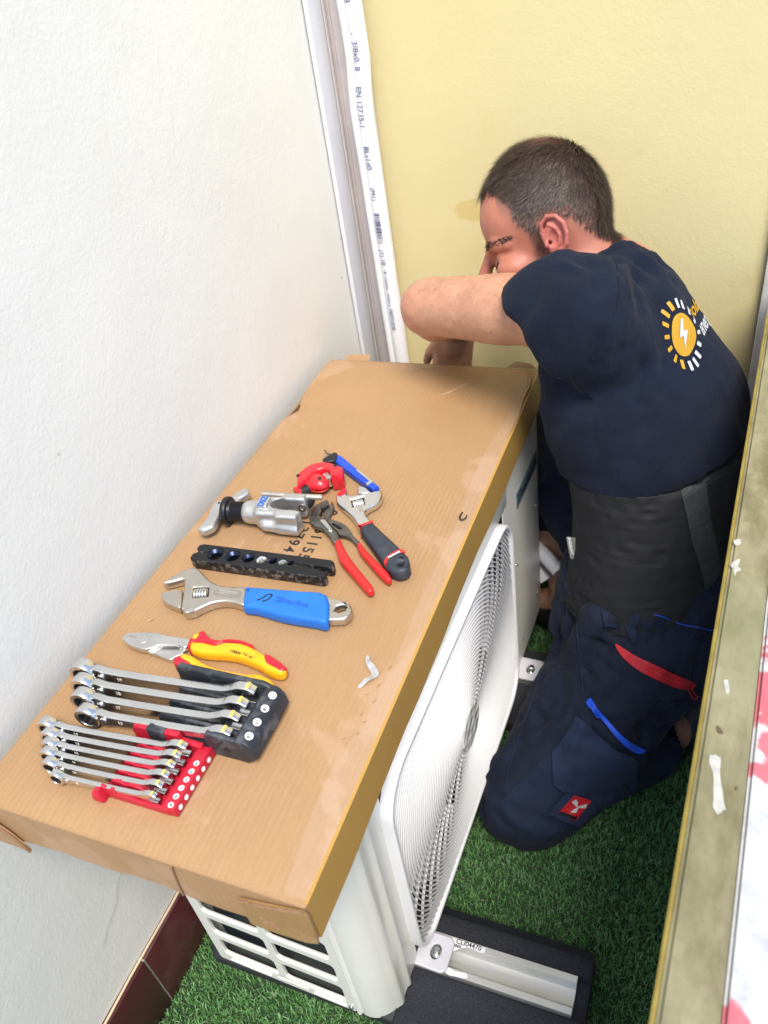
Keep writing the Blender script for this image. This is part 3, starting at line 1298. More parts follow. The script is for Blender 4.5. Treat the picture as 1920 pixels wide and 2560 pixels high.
def wall_strip(p0, p1, nrm, m, name, n=40, h=LH, wav=.0012, zt=None):
    v, f = [], []
    for i in range(n + 1):
        s = i / n
        x, y = p0[0] + (p1[0] - p0[0]) * s, p0[1] + (p1[1] - p0[1]) * s
        b = .0008 * math.sin(s * 21) + wav * math.sin(s * 8 + 1)
        zt_ = lid_z(min(max(x, 0), LW), min(max(y, 0), LL)) - .0024
        for k in (0, .0038):
            v.append((x - nrm[0] * k, y - nrm[1] * k, zt_))
            v.append((x - nrm[0] * (k - b), y - nrm[1] * (k - b), LT - h + .0014 * math.sin(s * 13) + .0006 * math.sin(s * 57)))
    for i in range(n):
        a, b = i * 4, (i + 1) * 4
        f += [(a, a + 1, b + 1, b), (a + 2, b + 2, b + 3, a + 3), (a + 1, a + 3, b + 3, b + 1), (a, b, b + 2, a + 2)]
    f += [(0, 2, 3, 1), (n * 4, n * 4 + 1, n * 4 + 3, n * 4 + 2)]
    bm = bmesh.new()
    bm.from_mesh(mesh(v, f))
    return obj(name, bm_mesh(bm), m, lid)


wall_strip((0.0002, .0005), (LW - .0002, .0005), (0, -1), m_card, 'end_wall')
wall_strip((LW + .0006, .004), (LW + .0006, LL - .002), (1, 0), m_tape, 'taped_side_wall')
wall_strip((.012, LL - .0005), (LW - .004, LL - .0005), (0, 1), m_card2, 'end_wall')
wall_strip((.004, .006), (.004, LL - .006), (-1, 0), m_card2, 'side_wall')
# clear tape over the right-hand edge of the top
v, f = [], []
n = 70
for i in range(n + 1):
    y = .006 + (LL - .03) * i / n
    w = .022 + .006 * math.sin(y * 17) * math.sin(y * 5 + 1) + .004 * math.exp(-((y - .12) / .09) ** 2)
    for x in (LW - w, LW - w * .5, LW - .0015):
        v.append((x, y, lid_z(x, y) + .0006))
for i in range(n):
    for k in (0, 1):
        f.append((i * 3 + k, i * 3 + k + 1, (i + 1) * 3 + k + 1, (i + 1) * 3 + k))
obj('clear_tape', mesh(v, f), m_clear, lid)
# taped corner flap on the near end, its free edge standing off
fl = [(.3215, .593), (.3195, .6385), (.345, .6445), (.372, .651), (.3905, .656), (.3935, .650), (.3938, .600), (.380, .5935), (.35, .5915)]
MF = Matrix(((1, 0, 0, 0), (0, 0, -1, -.0026), (0, 1, 0, 0), (0, 0, 0, 1)))
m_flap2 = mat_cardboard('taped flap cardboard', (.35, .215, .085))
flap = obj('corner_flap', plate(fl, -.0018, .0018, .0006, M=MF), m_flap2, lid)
t = NT('torn board edge')
t.base(t.mix(t.noise(300, 3), (.14, .06, .03), (.36, .22, .12)))
m_torn = t.m
obj('torn_edge', tube([(.3195, -.0040, .6388), (.345, -.0052, .6448), (.372, -.0044, .6513), (.3905, -.0036, .6562)], .0016, 6), m_torn, flap)
for k in (0, 1, 2):
    z = .6185 - k * .0042
    obj('staple_dent', tube([(.338 + k * .001, -.0046, z), (.345 + k * .001, -.0052, z - .002), (.352 + k * .001, -.0046, z - .006)], .0009, 6), m_torn, flap)
obj('fold_crease', tube([(.2505, -.0006, .655), (.247, -.0012, .625), (.2445, -.0008, .597)], .0011, 6), m_card2, lid)
fl2 = [(-.002, .640), (.012, .638), (.022, .628), (.034, .616), (.044, .600), (.0495, .587), (.03, .588), (-.002, .590)]
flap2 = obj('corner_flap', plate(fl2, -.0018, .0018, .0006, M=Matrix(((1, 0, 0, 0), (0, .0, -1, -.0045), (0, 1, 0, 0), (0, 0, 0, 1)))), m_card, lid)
obj('torn_edge', tube([(-.002, -.0060, .640), (.012, -.0065, .6385), (.022, -.0067, .628), (.034, -.0065, .616), (.044, -.0065, .600), (.0495, -.0060, .587)], .0017, 6), m_torn, flap2)
# torn far right corner
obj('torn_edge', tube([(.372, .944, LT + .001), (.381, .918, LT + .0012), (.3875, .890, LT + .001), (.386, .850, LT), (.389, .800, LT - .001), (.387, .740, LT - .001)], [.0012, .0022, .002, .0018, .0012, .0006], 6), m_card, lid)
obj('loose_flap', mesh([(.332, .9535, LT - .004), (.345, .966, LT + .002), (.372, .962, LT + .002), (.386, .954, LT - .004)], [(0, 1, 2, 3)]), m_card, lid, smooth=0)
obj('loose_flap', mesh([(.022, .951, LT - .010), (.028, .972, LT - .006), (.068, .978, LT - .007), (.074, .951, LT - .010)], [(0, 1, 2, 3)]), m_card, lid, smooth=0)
# stamped numbers
m_stamp = mat('black stamp ink', (.03, .025, .022), .6, var=.3)


def stamp(s, x, y, size, step):
    for i, ch_ in enumerate(s):
        if ch_ == ' ':
            continue
        tm = text_mesh(ch_, size, .00003, .0004)
        yy = y - i * step
        tm.transform(frame_mat((x, yy, lid_z(x, yy) + .00045), (0, -1, 0), (1, 0, 0)))
        obj('stamped_digit', tm, m_stamp, top, smooth=0)


stamp('13794', .1645, .4895, .0225, .0143)
stamp('9  61155', .1905, .517, .0225, .0135)
obj('handling_mark', tube([(.372, .552, LT + .0009), (.3715, .541, LT + .0009), (.3755, .535, LT + .0009), (.3795, .540, LT + .0009), (.3795, .547, LT + .0009)], [.0012, .0015, .0016, .0014, .0008], 6, flat=.35), m_stamp, top)
for k in range(9):
    x, y = .365 + rnd.uniform(-.012, .004), .17 + .012 * k + rnd.uniform(-.004, .004)
    obj('scuff', tube([(x, y, LT + .0008), (x + .003, y + rnd.uniform(.002, .006), LT + .0008)], .0004, 5, sm=1), m_card2, top)
obj('scuff', tube([(.245, .84, LT + .0006), (.262, .856, LT + .0007), (.27, .868, LT + .0006), (.282, .885, LT + .0006)], [.0006, .001, .0007, .0009], 5, flat=.4), mat('pale torn paper', (.56, .42, .28), .8), top)

# ------------------------------------------------------------------ loose bits on the lid and on the turf
m_foil = mat('silver foil', (.72, .72, .74), .3, .85, var=.15, bump=.6, bscale=250, bdist=.002, dirt=(.2, .19, .18), dscale=120)
sp_ = [(.339, .279), (.3425, .281), (.3465, .273), (.3535, .268), (.361, .261), (.3615, .255), (.355, .245), (.3475, .2355), (.3455, .2395), (.3515, .249), (.3535, .2565), (.349, .262), (.3425, .269)]
me = plate(sp_, LT + .0006, LT + .0018, .0004, sm=3)
for v_ in me.vertices:
    v_.co.z += .0025 * (1 + math.sin(v_.co.y * 260 + v_.co.x * 90)) * .6
obj('foil_scrap', me, m_foil, label='crumpled curved strip of silver foil lying alone on the cardboard', cat='scrap')
obj('paper_chip', mesh([(.0455, .268, LT + .001), (.052, .2725, LT + .0035), (.053, .271, LT + .004), (.047, .2665, LT + .001)], [(0, 1, 2, 3)]), mat('pale torn paper', (.56, .42, .28)), label='tiny pale chip of paper near the left edge of the cardboard', cat='scrap', smooth=0)

# pipe stubs behind the far end of the unit
m_cop2 = mat('copper', (.80, .38, .24), .3, 1.0, var=.1)
for a, b, lab in (((.350, .985, .240), (.424, .942, .207), 'white insulated pipe stub with bare copper tip, by the man\'s shin'), ((.345, .995, .190), (.392, .962, .155), 'lower white insulated pipe stub without copper, by the man\'s shin')):
    th = thing('pipe_stub', lab, 'pipe', a)
    obj('foam_sleeve', tube([a, ((a[0] + b[0]) / 2, (a[1] + b[1]) / 2, (a[2] + b[2]) / 2 + .004), b], .0155, 16), m_foam, th)
    if 'bare' in lab:
        d = (Vector(b) - Vector(a)).normalized()
        obj('copper_end', tube([b, tuple(Vector(b) + d * .012), tuple(Vector(b) + d * .022)], [.0055, .0055, .0068], 12, sm=1), m_cop2, th)

# ------------------------------------------------------------------ hand tools on the lid
m_chrome = mat('satin chrome', (.74, .74, .73), .24, 1.0, var=.05, vscale=40)
m_nick = mat('nickel steel', (.62, .58, .52), .36, 1.0, var=.06, vscale=60, bump=.15, bscale=700)
m_steel = mat('dark forged steel', (.17, .165, .15), .4, .9, var=.25, vscale=90, bump=.2, bscale=600, dirt=(.34, .32, .28), dscale=130)
m_bright = mat('bright worn steel', (.72, .72, .70), .3, 1.0, var=.1)
m_cast = mat('cast silver', (.60, .61, .61), .38, .85, var=.08, vscale=40, bump=.25, bscale=500)
m_blk = mat('black oxide', (.018, .018, .022), .42, .3, var=.3)
m_redp = mat('red paint', (.66, .018, .03), .3, var=.08, coat=.3)
m_redg = mat('red dipped grip', (.60, .02, .02), .35, var=.08)
m_blueg = mat('blue rubber grip', (.012, .16, .62), .48, var=.07, bump=.2, bscale=300, dirt=(.02, .08, .28), dscale=60, damt=.25)
m_dkgrip = mat('dark grey rubber grip', (.028, .036, .05), .55, var=.2, vscale=40, dirt=(.10, .10, .11), dscale=35, damt=.4)
m_yel = mat('yellow handle plastic', (.84, .44, .012), .36, var=.05, dirt=(.35, .2, .03), dscale=45, damt=.35)
m_redh = mat('crimson handle plastic', (.56, .012, .03), .36, var=.06, dirt=(.25, .03, .03), dscale=45, damt=.3)
m_white = mat('white print', (.85, .85, .83), .6, var=.02)
m_bluep = mat('blue lettering', (.02, .12, .50), .5)
m_bluek = mat('blue plastic', (.012, .07, .55), .4, var=.06)
m_navyblk = mat('scuffed black plastic', (.022, .026, .034), .5, var=.3, dirt=(.14, .15, .17), dscale=55, damt=.55)
m_redpl = mat('red moulded plastic', (.52, .012, .035), .42, var=.10, dirt=(.34, .03, .05), dscale=50, damt=.4)


def mid(pts):
    return (sum(p[0] for p in pts) / len(pts), sum(p[1] for p in pts) / len(pts), LT)


def flat_text(s, size, org, xd, yd, m, parent, bold=.0, ext=.0001, name='lettering', wide=1.0):
    tm = text_mesh(s, size, ext, bold)
    tm.transform(Matrix.Diagonal((wide, 1, 1, 1)))
    tm.transform(frame_mat(org, xd, yd))
    return obj(name, tm, m, parent, smooth=0)


def worm(q, z, n, parent, r=None):
    """knurled adjusting screw lying in the window q of a spanner head"""
    a = (Vector((*q[0], 0)) + Vector((*q[3], 0))) / 2
    b = (Vector((*q[1], 0)) + Vector((*q[2], 0))) / 2
    d = b - a
    r = r or (Vector((*q[0], 0)) - Vector((*q[3], 0))).length * .40
    prof = [(0, .001)]
    L = d.length
    for k in range(n):
        u0 = L * (.06 + .88 * k / n)
        w = L * .88 / n
        prof += [(u0, r * .72), (u0 + w * .2, r), (u0 + w * .7, r), (u0 + w * .9, r * .72)]
    prof.append((L, .001))
    return obj('adjusting_screw', lathe(prof, (a.x, a.y, z), d, 16), m_bright, parent)


def bolster(q, z, m, parent):
    return obj('screw_recess', plate(q, z - .0002, z + .0002, .00005), m, parent)


# large adjustable spanner with the blue sleeve
B_body = [(0.038, 0.322), (0.039, 0.329), (0.047, 0.343), (0.054, 0.352), (0.063, 0.358), (0.071, 0.357), (0.08, 0.351), (0.091, 0.344), (0.104, 0.338), (0.12, 0.335), (0.135, 0.337), (0.151, 0.339), (0.166, 0.312), (0.148, 0.312), (0.134, 0.31), (0.123, 0.305), (0.117, 0.299), (0.111, 0.292), (0.106, 0.285), (0.096, 0.281), (0.092, 0.286), (0.087, 0.288), (0.073, 0.317), (0.066, 0.329), (0.061, 0.335), (0.05, 0.328)]
B_worm = [(0.083, 0.324), (0.103, 0.33), (0.111, 0.314), (0.092, 0.307)]
B_jaw = [(0.047, 0.302), (0.046, 0.307), (0.053, 0.312), (0.067, 0.317), (0.072, 0.314), (0.085, 0.29), (0.077, 0.289), (0.063, 0.292), (0.053, 0.296)]
B_grip = [(0.155, 0.337), (0.159, 0.338), (0.173, 0.34), (0.191, 0.342), (0.227, 0.346), (0.262, 0.347), (0.281, 0.306), (0.265, 0.303), (0.239, 0.302), (0.221, 0.302), (0.202, 0.304), (0.183, 0.306), (0.169, 0.305), (0.165, 0.309), (0.156, 0.33)]
B_tail = [(0.259, 0.349), (0.277, 0.347), (0.288, 0.346), (0.296, 0.341), (0.301, 0.333), (0.301, 0.324), (0.297, 0.317), (0.288, 0.314), (0.276, 0.311)]
B_hole = [(0.279, 0.327), (0.279, 0.335), (0.284, 0.339), (0.29, 0.34), (0.293, 0.336), (0.292, 0.33), (0.287, 0.326)]
th = thing('adjustable_wrench', 'large adjustable wrench with bright blue grip, below the black bar', 'wrench', mid(B_grip))
bd = obj('head', plate(catmull(B_body, 3, True), LT + .001, LT + .0145, .0028, [B_worm]), m_nick, th)
obj('moving_jaw', plate(B_jaw, LT + .0012, LT + .0135, .0025, sm=3), m_nick, th)
worm(B_worm, LT + .0092, 5, th)
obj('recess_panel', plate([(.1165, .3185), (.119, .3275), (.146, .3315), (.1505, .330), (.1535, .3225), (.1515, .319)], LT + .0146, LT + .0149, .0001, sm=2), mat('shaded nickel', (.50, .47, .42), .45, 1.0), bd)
flat_text('250mm', .0085, (.1345, .3255, LT + .0152), (1, .13, 0), (-.13, 1, 0), m_bright, bd, .0003)
obj('jaw_pin', lathe([(0, .0042), (.0015, .004), (.002, .001)], (.1035, .2865, LT + .0140), (0, 0, 1), 14), m_bright, bd)
gp = obj('grip', plate(B_grip, LT + .0005, LT + .0200, .0062, sm=3, res=4), m_blueg, th)
obj('tail', plate(B_tail, LT + .002, LT + .0145, .003, [B_hole], sm=0, res=3), m_nick, th)
mk = [(.1815, .3165), (.1855, .3200), (.1880, .3240), (.1905, .3285), (.1950, .3300), (.1965, .3265), (.1950, .3215), (.1915, .3175), (.1890, .3170)]
obj('marker_loop', tube([(x, y, LT + .0203) for x, y in mk], .0011, 6, flat=.25), m_blk, gp)
flat_text('Silverline', .0125, (.2265, .3235, LT + .0203), (1, .0, 0), (0, 1, 0), mat('blue emboss', (.015, .11, .48), .4), gp, .0003, .0004, 'embossed_lettering')

# small adjustable spanner
S_body = [(0.191, 0.536), (0.19, 0.543), (0.193, 0.554), (0.197, 0.559), (0.2, 0.556), (0.203, 0.549), (0.206, 0.545), (0.216, 0.547), (0.227, 0.553), (0.24, 0.56), (0.249, 0.564), (0.254, 0.558), (0.257, 0.546), (0.255, 0.535), (0.249, 0.526), (0.246, 0.52), (0.246, 0.513), (0.252, 0.505), (0.26, 0.496), (0.25, 0.483), (0.24, 0.492), (0.231, 0.501), (0.218, 0.511), (0.204, 0.521), (0.197, 0.527)]
S_jaw = [(0.218, 0.554), (0.212, 0.569), (0.213, 0.571), (0.221, 0.57), (0.229, 0.565), (0.234, 0.559)]
S_red = [(0.19, 0.542), (0.193, 0.554), (0.197, 0.559), (0.203, 0.548), (0.197, 0.539)]
S_worm = [(0.215, 0.536), (0.23, 0.546), (0.238, 0.529), (0.224, 0.521)]
S_grip = [(0.256, 0.471), (0.255, 0.478), (0.265, 0.487), (0.269, 0.487), (0.291, 0.47), (0.311, 0.455), (0.326, 0.443), (0.335, 0.435), (0.342, 0.425), (0.345, 0.415), (0.344, 0.408), (0.337, 0.403), (0.328, 0.403), (0.32, 0.407), (0.312, 0.413), (0.304, 0.423), (0.288, 0.439), (0.272, 0.455)]
S_b1 = [(0.255, 0.473), (0.255, 0.478), (0.265, 0.487), (0.266, 0.49), (0.269, 0.487), (0.267, 0.484), (0.257, 0.475), (0.257, 0.47)]
S_b2 = [(0.312, 0.414), (0.311, 0.422), (0.315, 0.432), (0.321, 0.44), (0.327, 0.442), (0.331, 0.439), (0.323, 0.434), (0.318, 0.427), (0.315, 0.419), (0.316, 0.411)]
S_hole = [(0.328, 0.417), (0.33, 0.421), (0.335, 0.423), (0.337, 0.42), (0.337, 0.416), (0.333, 0.413)]
th = thing('adjustable_wrench', 'chrome adjustable wrench with dark grey grip and red bands', 'wrench', mid(S_grip))
bd = obj('head', plate(catmull(S_body, 3, True), LT + .001, LT + .0125, .0030, [S_worm], res=3), m_chrome, th)
obj('moving_jaw', plate(S_jaw, LT + .001, LT + .0105, .002, sm=2), m_chrome, th)
obj('red_jaw_face', plate(S_red, LT + .0126, LT + .0129, .0001), m_redh, bd)
bolster(S_worm, LT + .002, m_blk, bd)
worm(S_worm, LT + .0075, 4, th)
flat_text('250', .008, (.2375, .517, LT + .0127), (.62, -.78, 0), (.78, .62, 0), m_nick, bd, .0003)
gp = obj('grip', plate(S_grip, LT + .0005, LT + .0205, .0065, [S_hole], sm=2, res=4), m_dkgrip, th)
obj('red_band', plate(S_b1, LT + .0015, LT + .0212, .003, sm=2, res=3), m_redg, gp)
b2 = obj('red_band', plate(S_b2, LT + .0015, LT + .0211, .0012, sm=2, res=3), m_redg, gp)
flat_text('rosmans', .0052, (.3195, .4300, LT + .0214), (.60, .80, 0), (-.80, .60, 0), m_white, b2, .0002)

# slip-joint pliers
P_A = [(0.182, 0.497), (0.183, 0.504), (0.18, 0.511), (0.179, 0.516), (0.185, 0.523), (0.183, 0.528), (0.179, 0.53), (0.174, 0.524), (0.17, 0.517), (0.168, 0.507), (0.169, 0.496), (0.172, 0.487), (0.177, 0.479), (0.186, 0.473), (0.2, 0.47), (0.207, 0.464), (0.216, 0.457), (0.227, 0.446), (0.232, 0.453), (0.224, 0.465), (0.215, 0.473), (0.207, 0.479), (0.199, 0.49), (0.191, 0.491)]
P_B = [(0.184, 0.511), (0.188, 0.521), (0.185, 0.532), (0.188, 0.531), (0.194, 0.522), (0.196, 0.513), (0.196, 0.502), (0.201, 0.495), (0.215, 0.492), (0.228, 0.486), (0.238, 0.477), (0.248, 0.466), (0.258, 0.459), (0.257, 0.452), (0.247, 0.46), (0.24, 0.464), (0.232, 0.466), (0.225, 0.466), (0.221, 0.471), (0.213, 0.477), (0.201, 0.485), (0.189, 0.495)]
P_slot = [(0.205, 0.486), (0.207, 0.489), (0.223, 0.482), (0.225, 0.479), (0.221, 0.477)]
P_clip = [(0.191, 0.482), (0.192, 0.485), (0.196, 0.486), (0.199, 0.484), (0.215, 0.469), (0.216, 0.465), (0.212, 0.464), (0.209, 0.468)]
P_gA = [(0.229, 0.443), (0.23, 0.449), (0.234, 0.453), (0.238, 0.448), (0.247, 0.437), (0.262, 0.421), (0.282, 0.403), (0.298, 0.389), (0.31, 0.378), (0.313, 0.372), (0.31, 0.368), (0.305, 0.369), (0.292, 0.379), (0.271, 0.396), (0.255, 0.409), (0.246, 0.418), (0.239, 0.429)]
P_gB = [(0.26, 0.447), (0.26, 0.451), (0.263, 0.453), (0.269, 0.447), (0.284, 0.434), (0.301, 0.421), (0.318, 0.408), (0.326, 0.399), (0.327, 0.394), (0.323, 0.392), (0.313, 0.398), (0.299, 0.409), (0.284, 0.422), (0.269, 0.435)]
th = thing('water_pump_pliers', 'grey slip-joint pliers with slim red dipped handles', 'pliers', mid(P_gA))
a_ = obj('upper_arm', plate(catmull(P_A, 2, True), LT + .004, LT + .0115, .0016), m_steel, th)
obj('lower_arm', plate(catmull(P_B, 2, True), LT + .001, LT + .0078, .0014, [P_slot]), m_steel, th)
obj('pivot_plate', plate(P_clip, LT + .0105, LT + .0135, .0008, sm=2), m_bright, a_)
obj('pivot_pin', lathe([(0, .0022), (.0018, .002), (.002, .0008)], (.2118, .4675, LT + .0130), (0, 0, 1), 12), m_bright, a_)
for i in range(5):
    s_ = i / 4
    obj('jaw_tooth', box(-.0011, .0011, -.0028, .0028, LT + .005, LT + .0118, .0004, 1, M=Matrix.Translation((.1800 + .0045 * s_, .5130 + .0085 * s_, 0)) @ Matrix.Rotation(math.radians(62), 4, 'Z')), m_steel, a_)
for i in range(7):
    s_ = i / 6
    obj('slot_tooth', box(-.0008, .0008, -.0012, .0012, LT + .001, LT + .0076, .0002, 1, M=Matrix.Translation((.2075 + .0155 * s_, .4885 - .0075 * s_, 0)) @ Matrix.Rotation(math.radians(-25), 4, 'Z')), m_steel, a_)
obj('handle_grip', plate(P_gA, LT + .0012, LT + .0145, .0052, sm=2, res=4), m_redg, th)
obj('handle_grip', plate(P_gB, LT + .0012, LT + .0140, .0050, sm=2, res=4), m_redg, th)

# cable cutters with red and yellow handles
th = thing('cable_cutter_pliers', 'insulated cutting pliers with yellow and red handles, above the spanner sets', 'pliers', mid([(0.132, 0.236), (0.134, 0.239), (0.145, 0.242), (0.155, 0.242), (0.165, 0.242), (0.172, 0.248), (0.18, 0.25), (0.195, 0.252), (0.211, 0.249), (0.23, 0.243), (0.246, 0.239), (0.261, 0.232), (0.264, 0.228), (0.262, 0.222), (0.253, 0.22), (0.24, 0.222), (0.233, 0.225), (0.211, 0.23), (0.189, 0.231), (0.17, 0.228), (0.155, 0.226), (0.141, 0.227), (0.136, 0.23)]))
h_ = obj('upper_blade', plate(catmull([(0.038, 0.228), (0.04, 0.234), (0.048, 0.239), (0.073, 0.245), (0.085, 0.245), (0.1, 0.245), (0.124, 0.246), (0.128, 0.235), (0.123, 0.232), (0.116, 0.234), (0.093, 0.228), (0.09, 0.226), (0.08, 0.218), (0.065, 0.218), (0.051, 0.221), (0.042, 0.225)], 2, True), LT + .0035, LT + .0115, .0016), m_bright, th)
obj('lower_blade', plate(catmull([(0.077, 0.219), (0.087, 0.227), (0.112, 0.233), (0.124, 0.235), (0.126, 0.227), (0.119, 0.219), (0.115, 0.214), (0.094, 0.217)], 2, True), LT + .001, LT + .0075, .0012), m_bright, th)
obj('pivot', lathe([(0, .0085), (.0006, .0085), (.0008, .007)], (.0655, .2335, LT + .0113), (0, 0, 1), 24), m_bright, h_)
obj('cutting_edge', plate([(.0425, .2305), (.050, .2345), (.0585, .2345), (.0605, .2315), (.051, .2318)], LT + .0116, LT + .0118, .0001), m_nick, h_)
obj('spring', tube([(.0905, .2225, LT + .010), (.098, .2285, LT + .0105), (.113, .2325, LT + .0105), (.1165, .2330, LT + .0105)], .0012, 8), m_bright, th)
g1 = obj('handle', plate([(0.132, 0.236), (0.134, 0.239), (0.145, 0.242), (0.155, 0.242), (0.165, 0.242), (0.172, 0.248), (0.18, 0.25), (0.195, 0.252), (0.211, 0.249), (0.23, 0.243), (0.246, 0.239), (0.261, 0.232), (0.264, 0.228), (0.262, 0.222), (0.253, 0.22), (0.24, 0.222), (0.233, 0.225), (0.211, 0.23), (0.189, 0.231), (0.17, 0.228), (0.155, 0.226), (0.141, 0.227), (0.136, 0.23)], LT + .001, LT + .0185, .0062, sm=2, res=4), m_yel, th)
obj('handle_guard', plate([(0.133, 0.23), (0.129, 0.241), (0.13, 0.248), (0.137, 0.258), (0.141, 0.257), (0.149, 0.251), (0.158, 0.249), (0.171, 0.25), (0.184, 0.253), (0.198, 0.253), (0.211, 0.251), (0.211, 0.248), (0.195, 0.251), (0.18, 0.25), (0.172, 0.247), (0.165, 0.241), (0.155, 0.241), (0.145, 0.241), (0.134, 0.238), (0.137, 0.229)], LT + .0012, LT + .0178, .0030, sm=2, res=3), m_redh, g1)
obj('handle_tip', plate([(0.23, 0.243), (0.246, 0.239), (0.261, 0.232), (0.264, 0.229), (0.26, 0.224), (0.253, 0.225), (0.237, 0.23)], LT + .0020, LT + .0192, .0030, sm=2, res=3), m_redh, g1)
obj('yellow_inset', plate([(0.132, 0.244), (0.132, 0.249), (0.136, 0.252), (0.138, 0.248), (0.137, 0.243), (0.134, 0.242)], LT + .0165, LT + .0183, .0003, sm=0), m_yel, g1)
flat_text('1000V', .0058, (.196, .2355, LT + .0187), (1, -.1, 0), (.1, 1, 0), m_blk, g1, .0001)
flat_text('VDE 160', .0042, (.212, .2345, LT + .0187), (1, -.25, 0), (.25, 1, 0), m_blk, g1)
g2 = obj('handle', plate([(0.129, 0.207), (0.129, 0.217), (0.135, 0.221), (0.147, 0.22), (0.164, 0.214), (0.183, 0.211), (0.201, 0.21), (0.221, 0.211), (0.235, 0.215), (0.247, 0.213), (0.256, 0.21), (0.261, 0.204), (0.257, 0.201), (0.249, 0.203), (0.225, 0.203), (0.199, 0.202), (0.173, 0.201), (0.158, 0.202), (0.144, 0.202)], LT + .001, LT + .0185, .0055, sm=2, res=4), m_yel, th)
obj('handle_guard', plate([(0.13, 0.205), (0.128, 0.211), (0.133, 0.218), (0.136, 0.214), (0.15, 0.21), (0.158, 0.204), (0.143, 0.203), (0.134, 0.202)], LT + .0018, LT + .0191, .0030, sm=2, res=3), m_redh, g2)

# flaring bar: two halves clamped along a seam, seven half-round seats in each
t = NT('worn black bar')
geo = t.n.new('ShaderNodeNewGeometry')
wear = t.math('MULTIPLY', t.ramp(geo.outputs['Pointiness'], [(.55, 0.0), (.66, 1.0)]), t.ramp(t.noise(120, 5, .7), [(.50, 0.0), (.62, .8)]))
c = t.mix(wear, (.014, .014, .017), (.55, .52, .46))
c = t.mix(t.ramp(t.noise(35, 6, .7, t.mapping((.25, 1, 1))), [(.66, 0.0), (.74, .5)]), c, (.20, .17, .14))
t.base(c)
t.set(Roughness=.42, Metallic=.35)
m_bar = t.m
th = thing('flaring_bar', 'black worn flaring bar with a row of graded holes', 'tool bar', (.148, .388, LT))
A_ = Vector((.0545, .3845))
Bv = Vector((.199, .3915))
ud = (Bv - A_).normalized()
vd = Vector((-ud.y, ud.x))
hol = [(.0265, .0118), (.0525, .0104), (.0755, .0088), (.0945, .0070), (.1115, .0058), (.1248, .0052), (.1368, .0040)]
W2 = lambda u, v: (A_.x + ud.x * u + vd.x * v, A_.y + ud.y * u + vd.y * v)


def half(sgn):
    q = [W2(.0, sgn * .0003)]
    for u, r in hol:
        for k in range(9):
            a = math.pi * k / 8
            q.append(W2(u - r * math.cos(a), sgn * (.0003 + r * math.sin(a))))
    if sgn > 0:
        q += [W2(.1435, .0003), W2(.1925, .0006), W2(.1945, .0040), W2(.1925, .0115), W2(.1870, .0140), W2(.002, .0160), W2(-.0045, .0130), W2(-.0050, .0060)]
    else:
        q += [W2(.1435, -.0003), W2(.1850, -.0075), W2(.1905, -.0105), W2(.1910, -.0150), W2(.1880, -.0190), W2(.002, -.0162), W2(-.0050, -.0130), W2(-.0055, -.0050)]
    return q


for s_ in (1, -1):
    h_ = obj('half_bar', plate(half(s_), LT + .0008, LT + .0170, .0010, res=1), m_bar, th)
    u_ = .188 if s_ > 0 else .1865
    obj('rivet_hole', lathe([(0, .0018), (.0003, .0018), (.0003, .0001)], (*W2(u_, s_ * (.009 if s_ > 0 else .0145)), LT + .0169), (0, 0, 1), 12), m_blk, h_)
for i, (u, r) in enumerate(hol):
    o = obj('seat', lathe([(-.0135, r * .60), (-.004, r * .62), (-.0006, r * .97), (-.0006, r * 1.0), (-.0135, r * 1.0)], (*W2(u, 0), LT + .0164), (0, 0, 1), 24, True), m_bright if i in (3, 5) else mat('blued seat', (.03, .04, .075), .3, .9), th)

# flaring tool: cast yoke with T handle
th = thing('flaring_tool', 'silver flaring tool with T handle and black threaded collar', 'flaring tool', (.10, .472, LT))
ax = Vector((.988, .118, 0)).normalized()
sd_ = Vector((-ax.y, ax.x, 0))
O_ = Vector((.040, .4655, LT + .0215))
Wp = lambda u, v, w: tuple(O_ + ax * u + sd_ * v + Vector((0, 0, w)))
w1 = [(0.033, 0.423), (0.03, 0.427), (0.031, 0.446), (0.024, 0.474), (0.025, 0.486), (0.028, 0.488), (0.037, 0.49), (0.049, 0.468), (0.046, 0.462), (0.049, 0.451), (0.051, 0.435), (0.048, 0.429), (0.042, 0.423)]
w2 = [(0.04, 0.497), (0.044, 0.511), (0.049, 0.522), (0.056, 0.524), (0.062, 0.518), (0.064, 0.512), (0.055, 0.496), (0.05, 0.495)]
hd = obj('t_handle', joinm(plate(w1, LT + .008, LT + .0215, .0045, sm=3, res=3), plate(w2, LT + .008, LT + .0205, .0045, sm=3, res=3),
         plate([(.024, .478), (.036, .4865), (.055, .4985), (.060, .4925), (.048, .4755), (.040, .470)], LT + .007, LT + .022, .004, sm=2, res=3)), m_cast, th)
obj('handle_pin', lathe([(0, .0016), (.0006, .0016)], (.0335, .4805, LT + .0222), (0, 0, 1), 10), m_blk, hd)
obj('collar', lathe([(.012, .008), (.012, .0195), (.0135, .0205), (.018, .0205), (.0195, .0195), (.020, .0150), (.024, .0140), (.024, .006)], O_, ax, 32), m_blk, th)
pr_ = [(.023, .006)]
for k in range(9):
    pr_ += [(.0235 + k * .0021, .0128), (.0245 + k * .0021, .0140)]
pr_.append((.043, .006))
obj('threaded_screw', lathe(pr_, O_, ax, 24), m_blk, th)
A3 = np.array([ax, sd_, (0, 0, 1)])
F_ = SDF(np.array(Wp(.06, 0, 0)) - .055, np.array(Wp(.09, 0, 0)) + .062, .0011)
F_.add(capsule(Wp(.052, 0, 0), Wp(.072, 0, 0), .0165, .0175), .002)
F_.keep(halfspace(Wp(.040, 0, 0), -np.array(ax)))
F_.add(rbox(Wp(.095, 0, .001), A3, (.030, .0200, .0150), .006), .006)
F_.add(rbox(Wp(.115, -.0165, -.001), A3, (.018, .0085, .0165), .004), .005)
